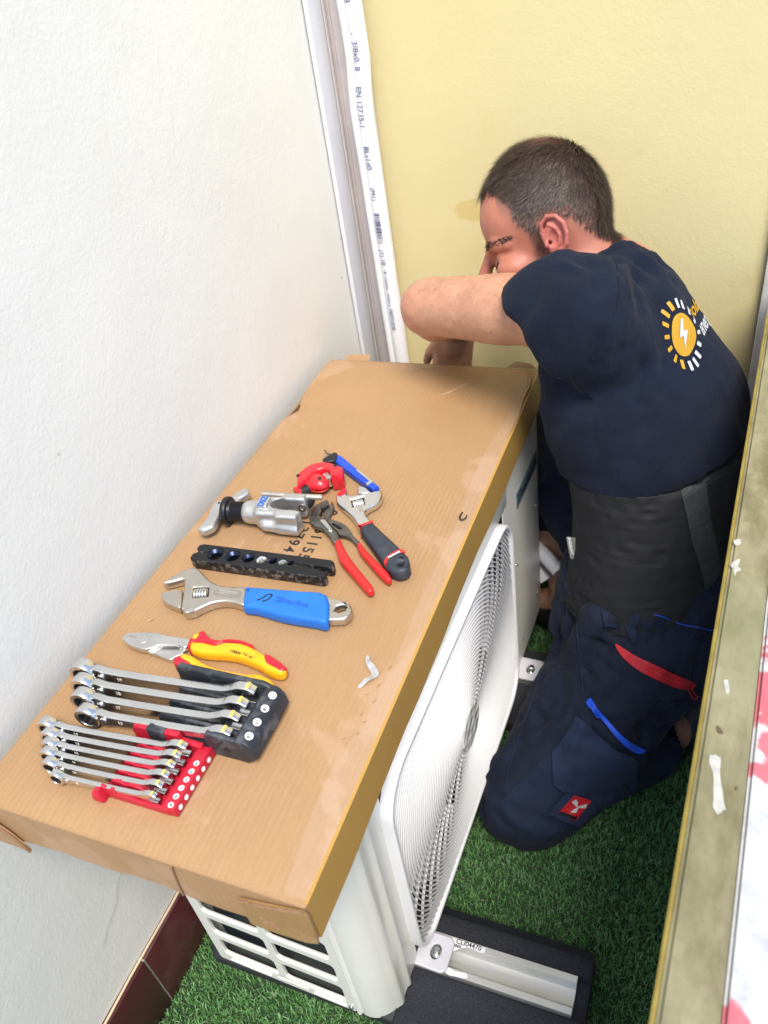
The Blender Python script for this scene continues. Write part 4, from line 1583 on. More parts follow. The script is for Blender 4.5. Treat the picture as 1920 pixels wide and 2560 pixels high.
F_.add(rbox(Wp(.113, .0175, .002), A3, (.017, .0070, .0160), .004), .005)
F_.add(rbox(Wp(.074, .0, .0165), A3, (.0085, .0115, .0045), .002), .002)
F_.add(capsule(Wp(.080, -.019, -.006), Wp(.125, -.0225, -.009), .0085, .0075), .006)
F_.cut(rbox(Wp(.126, .0, .002), A3, (.0285, .0105, .030), .004), .002)
F_.cut(capsule(Wp(.094, .003, -.02), Wp(.094, .003, .03), .0105), .002)
F_.cut(capsule(Wp(.147, -.022, -.03), Wp(.147, -.022, .03), .0185), .003)
F_.cut(rbox(Wp(.133, 0, -.021), A3, (.06, .06, .004), .001), .001)
V, Fq = F_.net()
V = relax(V, Fq, 1)
yk = obj('cast_yoke', np_mesh(V, Fq), m_cast, th, smooth=60)
flat_text('DSZ', .0125, Wp(.0745, -.001, .0213), (-ax.y * -1, -ax.x * -1, 0) if False else tuple(sd_), tuple(-ax), m_bluep, yk, .0005)
obj('cone_point', lathe([(0, .0055), (.006, .0055), (.012, .001)], Wp(.098, .003, .0), ax, 20), m_blk, th)
obj('clamp_seat', lathe([(-.001, .0058), (.0018, .0058), (.0018, .0032), (-.001, .0032)], Wp(.1245, .0118, .003), -sd_, 20, True), m_bright, th)
rd = obj('clamp_lever', tube([(.098, .4985, LT + .034), (.150, .5035, LT + .033), (.185, .5105, LT + .031)], .0042, 12, sm=2), m_nick, th)
obj('lever_knob', lathe([(-.009, .004), (-.0085, .0085), (-.003, .0102), (.004, .0098), (.008, .0075), (.0085, .003)], (.1625, .5085, LT + .024), (.3, .55, .45), 20), m_blk, th)
obj('lever_screw', tube([(.150, .492, LT + .018), (.164, .511, LT + .026)], .0048, 12, sm=1), m_steel, th)

# pipe cutter
th = thing('pipe_cutter', 'red compact tube cutter with curved frame, beside the flaring tool', 'pipe cutter', (.155, .565, LT))
arc_ = [(0.134, 0.535), (0.128, 0.547), (0.124, 0.557), (0.126, 0.567), (0.13, 0.579), (0.14, 0.589), (0.152, 0.593), (0.167, 0.591), (0.18, 0.586), (0.186, 0.581), (0.182, 0.567), (0.169, 0.575), (0.159, 0.578), (0.151, 0.574), (0.146, 0.568), (0.143, 0.555), (0.14, 0.545), (0.137, 0.536)]
fr = obj('frame', plate(catmull(arc_, 2, True), LT + .0075, LT + .0300, .0035, res=3), m_redp, th)
ci = Vector((.187, .574, LT))
obj('roller_block', box(-.0095, .0085, -.0085, .0095, LT + .0005, LT + .0297, .0025, 2, M=Matrix.Translation((.1795, .5745, 0)) @ Matrix.Rotation(math.radians(22), 4, 'Z')), m_redp, fr)
for k, (x, y) in enumerate(((.1625, .5715), (.1690, .5665))):
    obj('roller', lathe([(0, .0045), (.002, .0050), (.0075, .0036), (.013, .0050), (.015, .0045)], (x, y, LT + .0085), (0, 0, 1), 18), m_bright, th)
F_ = SDF((.128, .52, LT), (.185, .592, LT + .034), .0009)
F_.add(ellipsoid((.1520, .5600, LT + .0145), rows((.93, -.36, 0), (0, 0, 1)), (.0205, .0150, .0135)), .001)
F_.add(capsule((.140, .553, LT + .012), (.131, .541, LT + .010), .0095, .0085), .006)
F_.cut(rbox((.1665, .5500, LT + .0125), rows((.93, -.36, 0), (0, 0, 1)), (.0125, .020, .0014), .0006), .0008)
V, Fq = F_.net()
V = relax(V, Fq, 1)
sl = obj('slide', np_mesh(V, Fq), m_redp, th, smooth=60)
obj('wheel_pin', lathe([(-.004, .0028), (.0006, .0028), (.0012, .0018)], (.1600, .5560, LT + .0268), (.15, -.1, 1), 14), m_blk, sl)
obj('feed_screw', tube([(.1425, .547, LT + .012), (.1335, .5345, LT + .012)], .0088, 16, sm=1), m_blk, th)
obj('knob', lathe([(0, .0075), (.001, .0100), (.006, .0105), (.0075, .0085)], (.1345, .5385, LT + .0118), (-.58, -.81, 0), 20), m_redp, th)
for x, y in ((.1275, .5530), (.1725, .5855)):
    obj('frame_rivet', lathe([(0, .0030), (.0008, .0028), (.001, .001)], (x, y, LT + .0298), (0, 0, 1), 14), m_blk, fr)

# blue deburring pen / pocket blade
th = thing('deburring_tool', 'slim blue deburring tool with black head and silver clip, far end of the tools', 'hand tool', (.19, .605, LT))
Q = [Vector((.150, .6300, 0)), Vector((.2405, .5680, 0))]
d_ = (Q[1] - Q[0]).normalized()
n_ = Vector((-d_.y, d_.x, 0))
L_ = (Q[1] - Q[0]).length
W3 = lambda u, v: (Q[0] + d_ * u + n_ * v)[:2]
obj('handle', plate([W3(-.002, -.0065), W3(-.004, .0060), W3(.006, .0078), W3(L_ * .50, .0062), W3(L_, .0050), W3(L_, -.0050), W3(L_ * .5, -.0062)], LT + .0008, LT + .0125, .0022, res=2), m_bluek, th)
cl = obj('clip', plate([W3(L_ * .50, .0020), W3(L_ * .50, .0062), W3(L_ * .84, .0048), W3(L_ * .84, .0010)], LT + .0124, LT + .0140, .0006), m_chrome, th)
obj('clip_band', plate([W3(L_ * .83, -.0054), W3(L_ * .83, .0056), W3(L_ * .88, .0054), W3(L_ * .88, -.0052)], LT + .0006, LT + .0139, .001), m_chrome, th)
obj('head', plate([(.1335, .6190), (.1445, .6395), (.1500, .6375), (.1565, .6215), (.1510, .6150), (.1400, .6120)], LT + .001, LT + .0150, .0028, sm=0, res=2), m_blk, th)
obj('hooked_blade', tube([(.1425, .6355, LT + .010), (.1365, .6370, LT + .010), (.1315, .6385, LT + .011), (.1285, .6410, LT + .013), (.1275, .6395, LT + .0145)], [.0020, .0018, .0016, .0014, .0010], 8), m_steel, th)


# ------------------------------------------------------------------ spanner sets in their holders
def spanner(L, R, sz, lab, grp, x_open, y_open, skew, zc, num, tilt=0.0):
    """ratchet ring spanner standing on edge; ring to the left, open jaw to the right"""
    th = thing('combination_wrench', lab, 'wrench', (x_open, y_open, LT + zc), grp)
    ang = math.atan2(skew, L)
    M = Matrix.Translation((x_open, y_open, LT + zc)) @ Matrix.Rotation(ang, 4, 'Z') @ Matrix.Rotation(math.radians(tilt), 4, 'Y')
    # local: -u is towards the ring, w up, v thickness
    T = R * .42

    def put(me):
        me.transform(M)
        return me
    # ring
    rg = lathe([(-T, R * .97), (-T * .9, R), (T * .9, R), (T, R * .97), (T, R * .70), (T * .8, R * .66), (-T * .8, R * .66), (-T, R * .70)], (-L, 0, 0), (0, 1, 0), 32, True)
    ring = obj('ring_end', put(rg), m_chrome, th, smooth=40)
    ins = []
    for k in range(24):
        rr = R * (.645 if k % 2 == 0 else .565)
        ins.append((rr * math.cos(k * math.pi / 12), rr * math.sin(k * math.pi / 12)))
    out = [(R * .69 * math.cos(k * math.pi / 16), R * .69 * math.sin(k * math.pi / 16)) for k in range(32)]
    MI = Matrix(((1, 0, 0, -L), (0, 0, -1, 0), (0, 1, 0, 0), (0, 0, 0, 1)))
    obj('ratchet_insert', put(plate(out, -T * .93, T * .93, .0003, [ins], M=MI)), m_blk, ring)
    # shank: swells at the ring, waisted, then spreads at the jaw
    MS = Matrix(((1, 0, 0, 0), (0, 0, -1, 0), (0, 1, 0, 0), (0, 0, 0, 1)))
    s_ = [(-L + R * .78, R * .60), (-L + R * 1.25, R * .74), (-L + R * 2.0, R * .50), (-L * .62, R * .40), (-L * .30, R * .34), (-R * 2.0, R * .36), (-R * 1.35, R * .60),
          (-R * 1.35, -R * .60), (-R * 2.0, -R * .36), (-L * .30, -R * .36), (-L * .62, -R * .42), (-L + R * 2.0, -R * .52), (-L + R * 1.25, -R * .74), (-L + R * .78, -R * .60)]
    sh = obj('shank', put(plate(s_, -R * .27, R * .27, R * .09, M=MS, res=2)), m_chrome, th)
    # ratchet lever boss
    obj('direction_lever', put(lathe([(-.0006, R * .30), (R * .10, R * .28), (R * .14, R * .12)], (-L + R * 1.45, -R * .28, 0), (0, -1, 0), 14)), m_chrome, sh)
    # jaw
    jw = [(-R * 1.9, R * .30), (-R * 1.3, R * .62), (-R * .7, R * .88), (0, R * .86), (R * .42, R * .58), (R * .40, R * .36), (-R * .45, R * .32), (-R * .62, 0), (-R * .45, -R * .32), (R * .40, -R * .40), (R * .40, -R * .62), (0, -R * .86), (-R * .7, -R * .86), (-R * 1.3, -R * .60), (-R * 1.9, -R * .30)]
    jo = obj('open_jaw', put(plate(jw, -R * .30, R * .30, R * .07, M=MS, res=2)), m_chrome, th)
    bd_ = plate([(-R * .10, -R * .27), (R * .12, -R * .27), (R * .12, R * .27), (-R * .10, R * .27)], -.0002, .0002, .00005)
    bd_.transform(Matrix.Translation((-R * .05, 0, R * .885)) @ Matrix.Rotation(math.radians(9), 4, 'Y'))
    obj('yellow_band', put(bd_), mat('yellow size band', (.72, .55, .12), .5), jo)
    nt = text_mesh(num, R * .42, .0001, .0002)
    nt.transform(Matrix(((1, 0, 0, -L + R * 2.9), (0, 0, 1, -R * .272), (0, 1, 0, 0), (0, 0, 0, 1))))
    obj('size_mark', put(nt), m_white, sh, smooth=0)
    return th


def disc(s, org, nx_, up, parent, r=.0052):
    """round white size label with a dark number"""
    M = frame_mat(org, nx_, up)
    me = plate([(r * math.cos(k * math.pi / 14), r * math.sin(k * math.pi / 14)) for k in range(28)], 0, .0004, .0001)
    me.transform(M)
    d = obj('size_label', me, m_white, parent)
    tm = text_mesh(s, r * 1.25, .00005, .0002)
    tm.transform(M @ Matrix.Translation((0, 0, .0006)))
    obj('size_number', tm, m_ink, d, smooth=0)


# black holder with four large spanners
bh = thing('wrench_holder', 'scuffed black plastic holder carrying four large wrenches, beside the yellow pliers', 'wrench holder', (.22, .15, LT), 'spanner holders')
obj('floor', plate(rrect(.150, .279, .1165, .1930, .010), LT + .001, LT + .006, .002), m_navyblk, bh)
# rear guard, tall; front guard only near the jaws
obj('rear_guard', plate([(.150, LT + .002), (.150, LT + .034), (.155, LT + .040), (.262, LT + .040), (.270, LT + .036), (.270, LT + .002)], -.0035, .0035, .0028, M=Matrix(((1, 0, 0, 0), (0, 0, -1, .1895), (0, 1, 0, 0), (0, 0, 0, 1)))), m_navyblk, bh)
obj('front_guard', plate([(.226, LT + .002), (.226, LT + .028), (.230, LT + .036), (.262, LT + .034), (.270, LT + .030), (.270, LT + .002)], -.003, .003, .0025, M=Matrix(((1, 0, 0, 0), (0, 0, -1, .1195), (0, 1, 0, 0), (0, 0, 0, 1)))), m_navyblk, bh)
eb = obj('end_block', plate([(-.0005, LT + .001), (.006, LT + .0005), (.018, LT + .012), (.0165, LT + .026), (.010, LT + .0345), (-.001, LT + .036), (-.006, LT + .032), (-.006, LT + .001)], -.0385, .0385, .003, M=Matrix(((1, 0, 0, .2675), (0, 0, -1, .1545), (0, 1, 0, 0), (0, 0, 0, 1))), sm=0), m_navyblk, bh)
obj('hanging_hole', lathe([(0, .0035), (.0004, .0035), (.0004, .0002)], (.251, .1163, LT + .016), (0, -1, 0), 14), m_blk, bh)
for i in range(3):
    y = .1345 + i * .0178
    obj('divider', plate([(.156 + .003 * i, LT + .004), (.156 + .003 * i, LT + .020), (.164, LT + .027), (.205, LT + .025), (.230, LT + .026), (.238, LT + .018), (.238, LT + .004)], -.0022, .0022, .0018, M=Matrix(((1, 0, 0, 0), (0, 0, -1, y), (0, 1, 0, 0), (0, 0, 0, 1)))), m_navyblk, bh)
    obj('jaw_rest', box(.236, .262, y - .004, y + .004, LT + .005, LT + .024, .003), m_navyblk, bh)
BN = ['16', '17', '18', '19']
wl4 = ['nearest of the four large wrenches, ring pointing left, next to the red clip', 'second large chrome wrench counted from the red holder', 'third large chrome wrench counted from the red holder', 'farthest large chrome wrench, along the yellow pliers']
for i in range(4):
    y = .1262 + i * .0178
    Li = (.172, .190, .203, .216)[i]
    spanner(Li, (.0148, .0158, .0162, .0172)[i], 0, wl4[i], 'large wrenches in the black holder', .2500, y, .0125 + .0008 * i, .0252 + .0006 * i, BN[i], -2.2)
    disc(BN[i], (.2770, .1265 + .0175 * i, LT + .0352), (-.15, -1, 0), (.93, 0, -.36), eb, .0043)

# red holder with six small spanners
rh = thing('wrench_holder', 'red plastic holder carrying six small wrenches, nearest tool to the camera', 'wrench holder', (.18, .078, LT), 'spanner holders')
obj('floor', plate(rrect(.140, .226, .0435, .1160, .005), LT + .001, LT + .004, .0012), m_redpl, rh)
obj('rear_clip', plate([(.137, LT + .002), (.136, LT + .016), (.141, LT + .025), (.158, LT + .025), (.160, LT + .022), (.178, LT + .022), (.180, LT + .026), (.197, LT + .026), (.199, LT + .018), (.222, LT + .016), (.224, LT + .002)], -.0034, .0034, .0014, M=Matrix(((1, 0, 0, 0), (0, 0, -1, .1148), (0, 1, 0, 0), (0, 0, 0, 1)))), m_redpl, rh)
obj('rubber_pad', plate([(.1575, LT + .010), (.1575, LT + .0262), (.1600, LT + .0275), (.1775, LT + .0275), (.1795, LT + .0262), (.1795, LT + .010)], -.0048, .0048, .0015, M=Matrix(((1, 0, 0, 0), (0, 0, -1, .1148), (0, 1, 0, 0), (0, 0, 0, 1)))), m_navyblk, rh)
obj('front_guard', plate([(.146, LT + .001), (.143, LT + .012), (.147, LT + .020), (.152, LT + .018), (.153, LT + .0135), (.158, LT + .018), (.162, LT + .018), (.164, LT + .012), (.200, LT + .010), (.226, LT + .012), (.226, LT + .001)], -.0020, .0020, .0012, M=Matrix(((1, 0, 0, 0), (0, 0, -1, .0438), (0, 1, 0, 0), (0, 0, 0, 1)))), m_redpl, rh)
obj('front_clip', plate([(.138, LT + .001), (.136, LT + .006), (.139, LT + .015), (.146, LT + .017), (.149, LT + .010), (.150, LT + .001)], -.0060, .0060, .003, M=Matrix(((1, 0, 0, 0), (0, 0, -1, .0395), (0, 1, 0, 0), (0, 0, 0, 1)))), m_redpl, rh)
eb = obj('end_strip', plate([(0, LT + .001), (.016, LT + .001), (.018, LT + .004), (.0165, LT + .0145), (.0155, LT + .0155), (.0150, LT + .0128), (.001, LT + .0118), (0, LT + .010)], -.0370, .0370, .0008, M=Matrix(((1, 0, 0, .2165), (0, 0, -1, .0795), (0, 1, 0, 0), (0, 0, 0, 1)))), m_redpl, rh)
RN = ['8', '10', '11', '12', '13', '14']
for i in range(5):
    y = .0537 + i * .0112
    obj('divider', plate([(.152, LT + .003), (.150, LT + .012), (.153, LT + .018), (.164, LT + .0185), (.166, LT + .016), (.172, LT + .0165), (.174, LT + .0185), (.186, LT + .018), (.192, LT + .012), (.192, LT + .003)], -.0021, .0021, .0012, M=Matrix(((1, 0, 0, 0), (0, 0, -1, y), (0, 1, 0, 0), (0, 0, 0, 1)))), m_redpl, rh)
    obj('jaw_rest', box(.192, .208, y - .0018, y + .0018, LT + .003, LT + .013, .0008), m_redpl, rh)
wl6 = ['smallest wrench, shortest of the six in the red holder', 'second shortest small wrench in the red holder', 'third wrench from the near edge of the red holder', 'fourth wrench from the near edge of the red holder', 'fifth wrench from the near edge of the red holder', 'longest wrench in the red holder, beside its black pad']
for i in range(6):
    y = .0482 + i * .0112
    spanner((.118, .134, .144, .150, .158, .170)[i], (.0090, .0106, .0112, .0116, .0122, .0128)[i], 0, wl6[i], 'small wrenches in the red holder', .2075, y, .0065 + .0012 * i, .0155 + .0004 * i, RN[i], -1.6)
    disc(RN[i], (.2260, .0470 + .0097 * i, LT + .0128), (0, -1, 0), (1, 0, 0), eb, .0031)
    disc(RN[i], (.2342, .0500 + .0110 * i, LT + .0085), (0, -1, 0), (-.15, 0, 1), eb, .0028)

# ------------------------------------------------------------------ the kneeling man
man = thing('person', 'man in navy T-shirt and work trousers kneeling beside the unit, reaching behind it', 'person', (.56, .72, 0))
nv = lambda *a: np.array(a, float)
LAT = nv(-.42, -.907, 0)                    # his left
FWD = nv(-.907, .42, 0)
TA = np.array([FWD, LAT, (0, 0, 1)])
tilt = rows((-.86, .40, -.28), (-.20, .17, .96))
SL, EL, WR = nv(.462, .775, .849), nv(.230, .885, .797), nv(.197, 1.105, .652)
SR, ER, WRR = nv(.500, .985, .725), nv(.535, 1.085, .540), nv(.490, 1.125, .400)
KL, ML, HL = nv(.456, .520, .064), nv(.534, .640, .150), nv(.620, .752, .262)
AL = nv(.715, .775, .052)
HR, KR, AR = nv(.605, .870, .280), nv(.362, 1.078, .430), nv(.440, .975, .090)
TORSO = [((.603, .800, .30), TA, (.125, .160, .13)), ((.608, .825, .42), TA, (.102, .148, .13)), ((.605, .848, .54), TA, (.104, .148, .13)),
         ((.585, .868, .640), tilt, (.104, .150, .12)), ((.530, .880, .745), tilt, (.076, .128, .088))]
HC = nv(.418, .945, .883)
HF = nv(-.948, -.1755, -.2658)
HA = rows(HF, (-.2658, .28, .964))          # rows: forward, left, up
HS = 1.0


def hw(f, l, u):
    return HC + HS * (nv(f, l, u) @ HA)


def hell(c, r):
    return ellipsoid(hw(*c), HA, np.array(r) * HS)


def hcap(a, b, ra, rb=None):
    return capsule(hw(*a), hw(*b), ra * HS, (ra if rb is None else rb) * HS)


FZ0, FZ1 = (.28, .82, .785), (.53, 1.05, 1.05)
B = SDF((.09, .43, -.005), (.80, 1.19, 1.075), .0038, (.0017, FZ0, FZ1))
# torso and limbs under the clothes
for c, A, r in TORSO:
    B.add(ellipsoid(c, A, np.array(r) * .88), .05)
B.add(capsule(SL * .92 + np.array(TORSO[4][0]) * .08, np.array(TORSO[4][0]), .058, .07), .03)
B.add(capsule(np.array(TORSO[4][0]), SR, .07, .055), .03)
B.add(capsule(HL, ML, .085, .075), .03)
B.add(capsule(ML, KL, .075, .052), .02)
B.add(capsule(KL, nv(.600, .655, .058), .048, .050), .02)
B.add(capsule(nv(.600, .655, .058), AL, .050, .034), .02)
B.add(capsule(AL, AL + nv(.05, .08, -.005), .03, .028), .02)
B.add(capsule(HR, KR, .08, .055), .03)
B.add(capsule(KR, (KR * .55 + AR * .45), .050, .047), .02)
B.add(capsule((KR * .55 + AR * .45), AR, .046, .036), .02)
B.add(capsule(AR, AR + nv(-.09, .03, -.045), .034, .026), .02)
# left arm: deltoid, biceps and triceps, elbow, forearm, wrist
d = (EL - SL) / np.linalg.norm(EL - SL)
B.add(capsule(SL, SL + d * .13, .052, .0465), .02)
B.add(capsule(SL + d * .10 + nv(0, -.004, .004), SL + d * .24 + nv(0, -.003, .002), .0450, .0415), .02)
B.add(capsule(SL + d * .18, EL, .0425, .0365), .02)
B.add(capsule(EL + nv(-.012, -.010, .006), EL + nv(-.016, -.010, -.010), .026, .020), .014)
B.cut(capsule(EL + nv(.020, -.042, -.030), EL + nv(-.012, -.030, -.046), .0022), .006)
B.cut(capsule(EL + nv(.000, -.044, -.014), EL + nv(-.022, -.036, -.026), .0012), .005)
df = (WR - EL) / np.linalg.norm(WR - EL)
B.add(capsule(EL, EL + df * .07, .041, .044), .02)
B.add(capsule(EL + df * .07, WR, .044, .029), .02)
# right arm
B.add(capsule(SR, ER, .048, .038), .02)
B.add(capsule(ER, WRR, .040, .028), .02)


def hand(w, palm_dir, side, nrm, curl, thumb):
    """palm and five fingers; palm_dir from wrist to knuckles, side towards the index finger, nrm out of the back"""
    pd, sd, nn = [np.array(v, float) / np.linalg.norm(v) for v in (palm_dir, side, nrm)]
    A = np.array([pd, sd, nn])
    B.add(rbox(w + pd * .045, A, (.045, .038, .0145), .013), .012)
    B.add(capsule(w, w + pd * .03, .027, .026), .012)
    for k, ln in enumerate((.072, .080, .075, .060)):
        o_ = w + pd * .088 + sd * (.030 - .020 * k) - nn * .002
        p1 = o_ + (pd * math.cos(curl) - nn * math.sin(curl)) * ln * .48
        p2 = p1 + (pd * math.cos(2 * curl) - nn * math.sin(2 * curl)) * ln * .30
        p3 = p2 + (pd * math.cos(2.8 * curl) - nn * math.sin(2.8 * curl)) * ln * .25
        B.add(capsule(o_ - pd * .012, p1, .0095, .0086), .004)
        B.add(capsule(p1, p2, .0086, .0080), .003)
        B.add(capsule(p2, p3, .0080, .0070), .003)
    t0 = w + pd * .028 + sd * .030
    t1 = t0 + (pd * .8 + sd * .45 - nn * thumb) * .040
    t2 = t1 + (pd * .85 + sd * .25 - nn * thumb) * .030
    B.add(capsule(t0, t1, .0135, .0108), .008)
    B.add(capsule(t1, t2, .0105, .0085), .003)


hand(WR + nv(-.002, .002, -.006), (-.16, -.10, -.96), (-.95, -.15, .17), (.05, -.95, .08), .55, .35)
hand(WRR, (-.35, -.1, -.92), (-.9, .1, .3), (.1, -.95, .1), .5, .3)

# head, kept as a field of its own so that face and arm meet in a crease
ARM_FIELD = B
B = SDF((.09, .43, -.005), (.80, 1.19, 1.075), .0038, (.0017, FZ0, FZ1))
B.add(hcap((-.026, 0, -.035), (-.062, 0, -.105), .054, .056), .02)
B.add(capsule(hw(-.036, 0, -.055), nv(.520, .945, .820), .054, .058), .025)
B.add(hell((.002, 0, .054), (.088, .072, .091)), .02)
B.add(hell((-.032, 0, .034), (.055, .067, .074)), .02)
B.add(hell((.046, 0, .046), (.053, .060, .058)), .02)
B.add(hell((.044, 0, -.030), (.052, .056, .072)), .02)
for s in (1, -1):
    B.add(hcap((.000, s * .056, -.048), (.062, s * .030, -.088), .020, .019), .018)
    B.add(hell((.062, s * .043, -.020), (.026, .022, .020)), .014)
    B.add(hcap((.088, s * .013, .019), (.076, s * .043, .021), .0100, .0085), .010)
    B.add(hcap((.076, s * .043, .021), (.060, s * .053, .018), .0085, .0075), .010)
    B.cut(hell((.098, s * .034, .002), (.018, .0175, .0120)), .008)
    B.add(hell((.0715, s * .034, .001), (.0120, .0140, .0115)), .004)
B.add(hcap((.066, 0, -.095), (.078, 0, -.093), .021, .018), .015)
B.add(hcap((.097, 0, .012), (.119, 0, -.026), .0085, .0115), .008)
B.add(hell((.112, 0, -.033), (.014, .017, .010)), .006)
B.add(hcap((.093, -.016, -.060), (.093, .016, -.060), .0085), .006)
for s in (1, -1):
    ea = rows(nv(.95, s * .10, .12) @ HA, nv(-.22, 0, 1) @ HA)
    B.add(ellipsoid(hw(-.013, s * .0765, .007), ea, np.array((.0165, .0060, .0290)) * HS), .004)
    hx = [(.004, .0765, -.004), (.006, .0775, .010), (.003, .0800, .022), (-.007, .0835, .0295), (-.019, .0865, .0265), (-.0275, .0885, .0150), (-.0290, .0880, .0000), (-.0245, .0855, -.0135), (-.0170, .0815, -.0225), (-.0080, .0790, -.0300), (-.0010, .0775, -.0270)]
    hx = [(a, b, c + .007) for a, b, c in hx]
    for k in range(len(hx) - 1):
        a, b = hx[k], hx[k + 1]
        r_ = .0031 if k < 8 else .0044
        B.add(hcap((a[0], s * a[1], a[2]), (b[0], s * b[1], b[2]), r_), .0015)
    ah = [(-.006, .0810, .0190), (-.0150, .0830, .0110), (-.0185, .0830, .0000), (-.0150, .0815, -.0110), (-.0085, .0800, -.0160)]
    ah = [(a, b, c + .007) for a, b, c in ah]
    for k in range(4):
        B.add(hcap((ah[k][0], s * ah[k][1], ah[k][2]), (ah[k + 1][0], s * ah[k + 1][1], ah[k + 1][2]), .0024), .0012)
    B.cut(ellipsoid(hw(-.0075, s * .0845, .0055), ea, np.array((.0080, .0070, .0125)) * HS), .002)
    B.cut(hcap((-.004, s * .084, .001), (.000, s * .070, .001), .0030), .0015)
    B.add(ellipsoid(hw(.0030, s * .0800, -.0005), ea, np.array((.0034, .0042, .0055)) * HS), .002)
    # lid crease and the closed line of the eye, nostril
    B.cut(hcap((.0840, s * .0225, .0085), (.0800, s * .0450, .0080), .0011), .002)
    B.cut(hcap((.0845, s * .0225, -.0055), (.0805, s * .0450, -.0058), .0010), .0018)
B.g = np.minimum(B.g, ARM_FIELD.g)
V, Fq = B.net()
V = relax(V, Fq, 1, .4)
N = vnormals(V, Fq)
V = V + N * (vnoise(V, 90, 2) * .0004 + vnoise(V, 28, 3) * .0009)[:, None]
body_me = np_mesh(V, Fq)
# head-local coordinates of every vertex
HLc = ((V - HC) / HS) @ HA.T
f_, l_, u_ = HLc.T
_t = np.clip((V - SL) @ (EL - SL) / ((EL - SL) @ (EL - SL)), 0, 1)
_darm = np.linalg.norm(V - SL - _t[:, None] * (EL - SL), axis=1)
ishead = (np.abs(f_) < .13) & (np.abs(l_) < .11) & (u_ > -.12) & (u_ < .16) & (_darm > .056)


def sstep(a, b, x):
    t_ = np.clip((x - a) / (b - a), 0, 1)
    return t_ * t_ * (3 - 2 * t_)


def hair_mask(f, l, u):
    """1 on the haired scalp, 0 on skin"""
    a = np.abs(l)
    front = .076 - .30 * np.maximum(0, a - .018) * (a < .05) - .0
    hairline = np.where(f > .03, np.where(a > .034, .068 + (f - .03) * 1.15, .102 + (f - .075) * .15), .0)
    side = np.where(f > .012, .026 + (f - .012) * 1.25, np.where(f > -.036, .044, .044 - (-.036 - f) * 1.35))
    side = np.maximum(side, -.050 - np.maximum(0, -.07 - f) * .6)
    lim = np.where(f > .036, np.maximum(hairline, .045), np.where(a > .04, side, np.where(f < -.04, side, .06)))
    return sstep(-.012, .010, u - lim + .006 * np.sin(f * 330) * np.sin(u * 410 + l * 300))


hm = hair_mask(f_, l_, u_) * ishead * (u_ > -.045) * (f_ > -.112) * sstep(-.042, -.026, u_ + .35 * np.minimum(0, f_ + .085)) * np.where((np.abs(l_) > .0755) & (u_ < .05), 0, 1) * ((f_ > -.090) | (u_ > .004))
# sunburnt face and nape, pale upper arm, grey-brown stubble: the skin's own colouring; the left hand also gets painted shade
col = np.tile(nv(.50, .265, .170), (len(V), 1))
col *= (1 + .10 * vnoise(V, 34, 7) + .10 * vnoise(V, 130, 8) + .06 * vnoise(V, 260, 10))[:, None]
fr_ = sstep(.62, .85, vnoise(V, 170, 12))
col = col * (1 - .28 * fr_[:, None])
red = ishead * 1.0
red = np.maximum(red, sstep(.10, .03, np.linalg.norm(V - nv(.52, .95, .87), axis=1)))
col = col * (1 - red[:, None]) + red[:, None] * nv(.44, .165, .108) * (1 + .10 * vnoise(V, 45, 9))[:, None]
ear = ishead * sstep(.072, .079, np.abs(l_)) * (u_ > -.035) * (u_ < .05) * (f_ < .02)
col = col * (1 - ear[:, None] * .7) + ear[:, None] * .7 * nv(.50, .13, .115)
elb = sstep(.055, .015, np.linalg.norm(V - (EL + nv(-.035, -.02, 0)), axis=1))
col = col * (1 - elb[:, None] * .5) + elb[:, None] * .5 * nv(.50, .20, .145)
shade_h = sstep(.14, .10, np.linalg.norm(V - (WR + nv(0, 0, -.04)), axis=1))  # shade on the left hand and wrist, painted into the skin colour
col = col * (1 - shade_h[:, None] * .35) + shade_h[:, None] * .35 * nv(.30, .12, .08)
beard = ishead * sstep(-.018, -.040, u_) * sstep(-.012, .010, f_) * sstep(.115, .095, f_) * (u_ > -.13)
burn = ishead * sstep(.030, .018, f_) * sstep(.000, .010, f_) * (u_ > -.06) * (u_ < .03) * (np.abs(l_) > .05)
bd_ = np.clip(np.maximum(beard, burn) * (.75 + .25 * vnoise(V, 300, 4)), 0, 1)[:, None]
col = col * (1 - bd_ * .72) + bd_ * .72 * nv(.10, .055, .045)
fade = ishead * sstep(-.022, .012, u_ - np.where(f_ > .012, .014 + (f_ - .012) * 1.1, np.where(f_ > -.036, .044, .044 - (-.036 - f_) * 1.35))) * (np.abs(l_) > .035) * (f_ < .06)
col = col * (1 - fade[:, None] * .55) + fade[:, None] * .55 * nv(.16, .09, .075)
crown = np.exp(-(((f_ + .020) / .034) ** 2 + ((l_ - .006) / .036) ** 2)) * (u_ > .08)
hs_ = (hm * (1 - .75 * crown))[:, None]
lowside = (np.abs(l_) > .04) * sstep(.075, .040, u_)
hcol = nv(.034, .022, .018) * (1 - lowside[:, None]) + nv(.085, .050, .040) * lowside[:, None]
col = col * (1 - hs_) + hs_ * hcol
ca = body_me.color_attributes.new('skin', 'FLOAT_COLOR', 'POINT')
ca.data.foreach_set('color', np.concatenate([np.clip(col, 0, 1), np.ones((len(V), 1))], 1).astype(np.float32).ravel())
t = NT('skin')
at = t.n.new('ShaderNodeAttribute')
at.attribute_name = 'skin'
c = t.mix(t.ramp(t.noise(260, 3), [(.35, 0.0), (.7, .16)]), at.outputs['Color'], (.32, .11, .075))
t.base(c)
t.set(Roughness=.48)
t.b.inputs['Subsurface Weight'].default_value = .12
t.b.inputs['Subsurface Radius'].default_value = (1.0, .35, .2)
t.b.inputs['Subsurface Scale'].default_value = .006
a = t.bump(t.noise(520, 3), .22, .0006)
t.bump(t.noise(110, 3, .6), .2, .0012, a)
body = obj('body', body_me, t.m, man, smooth=0)
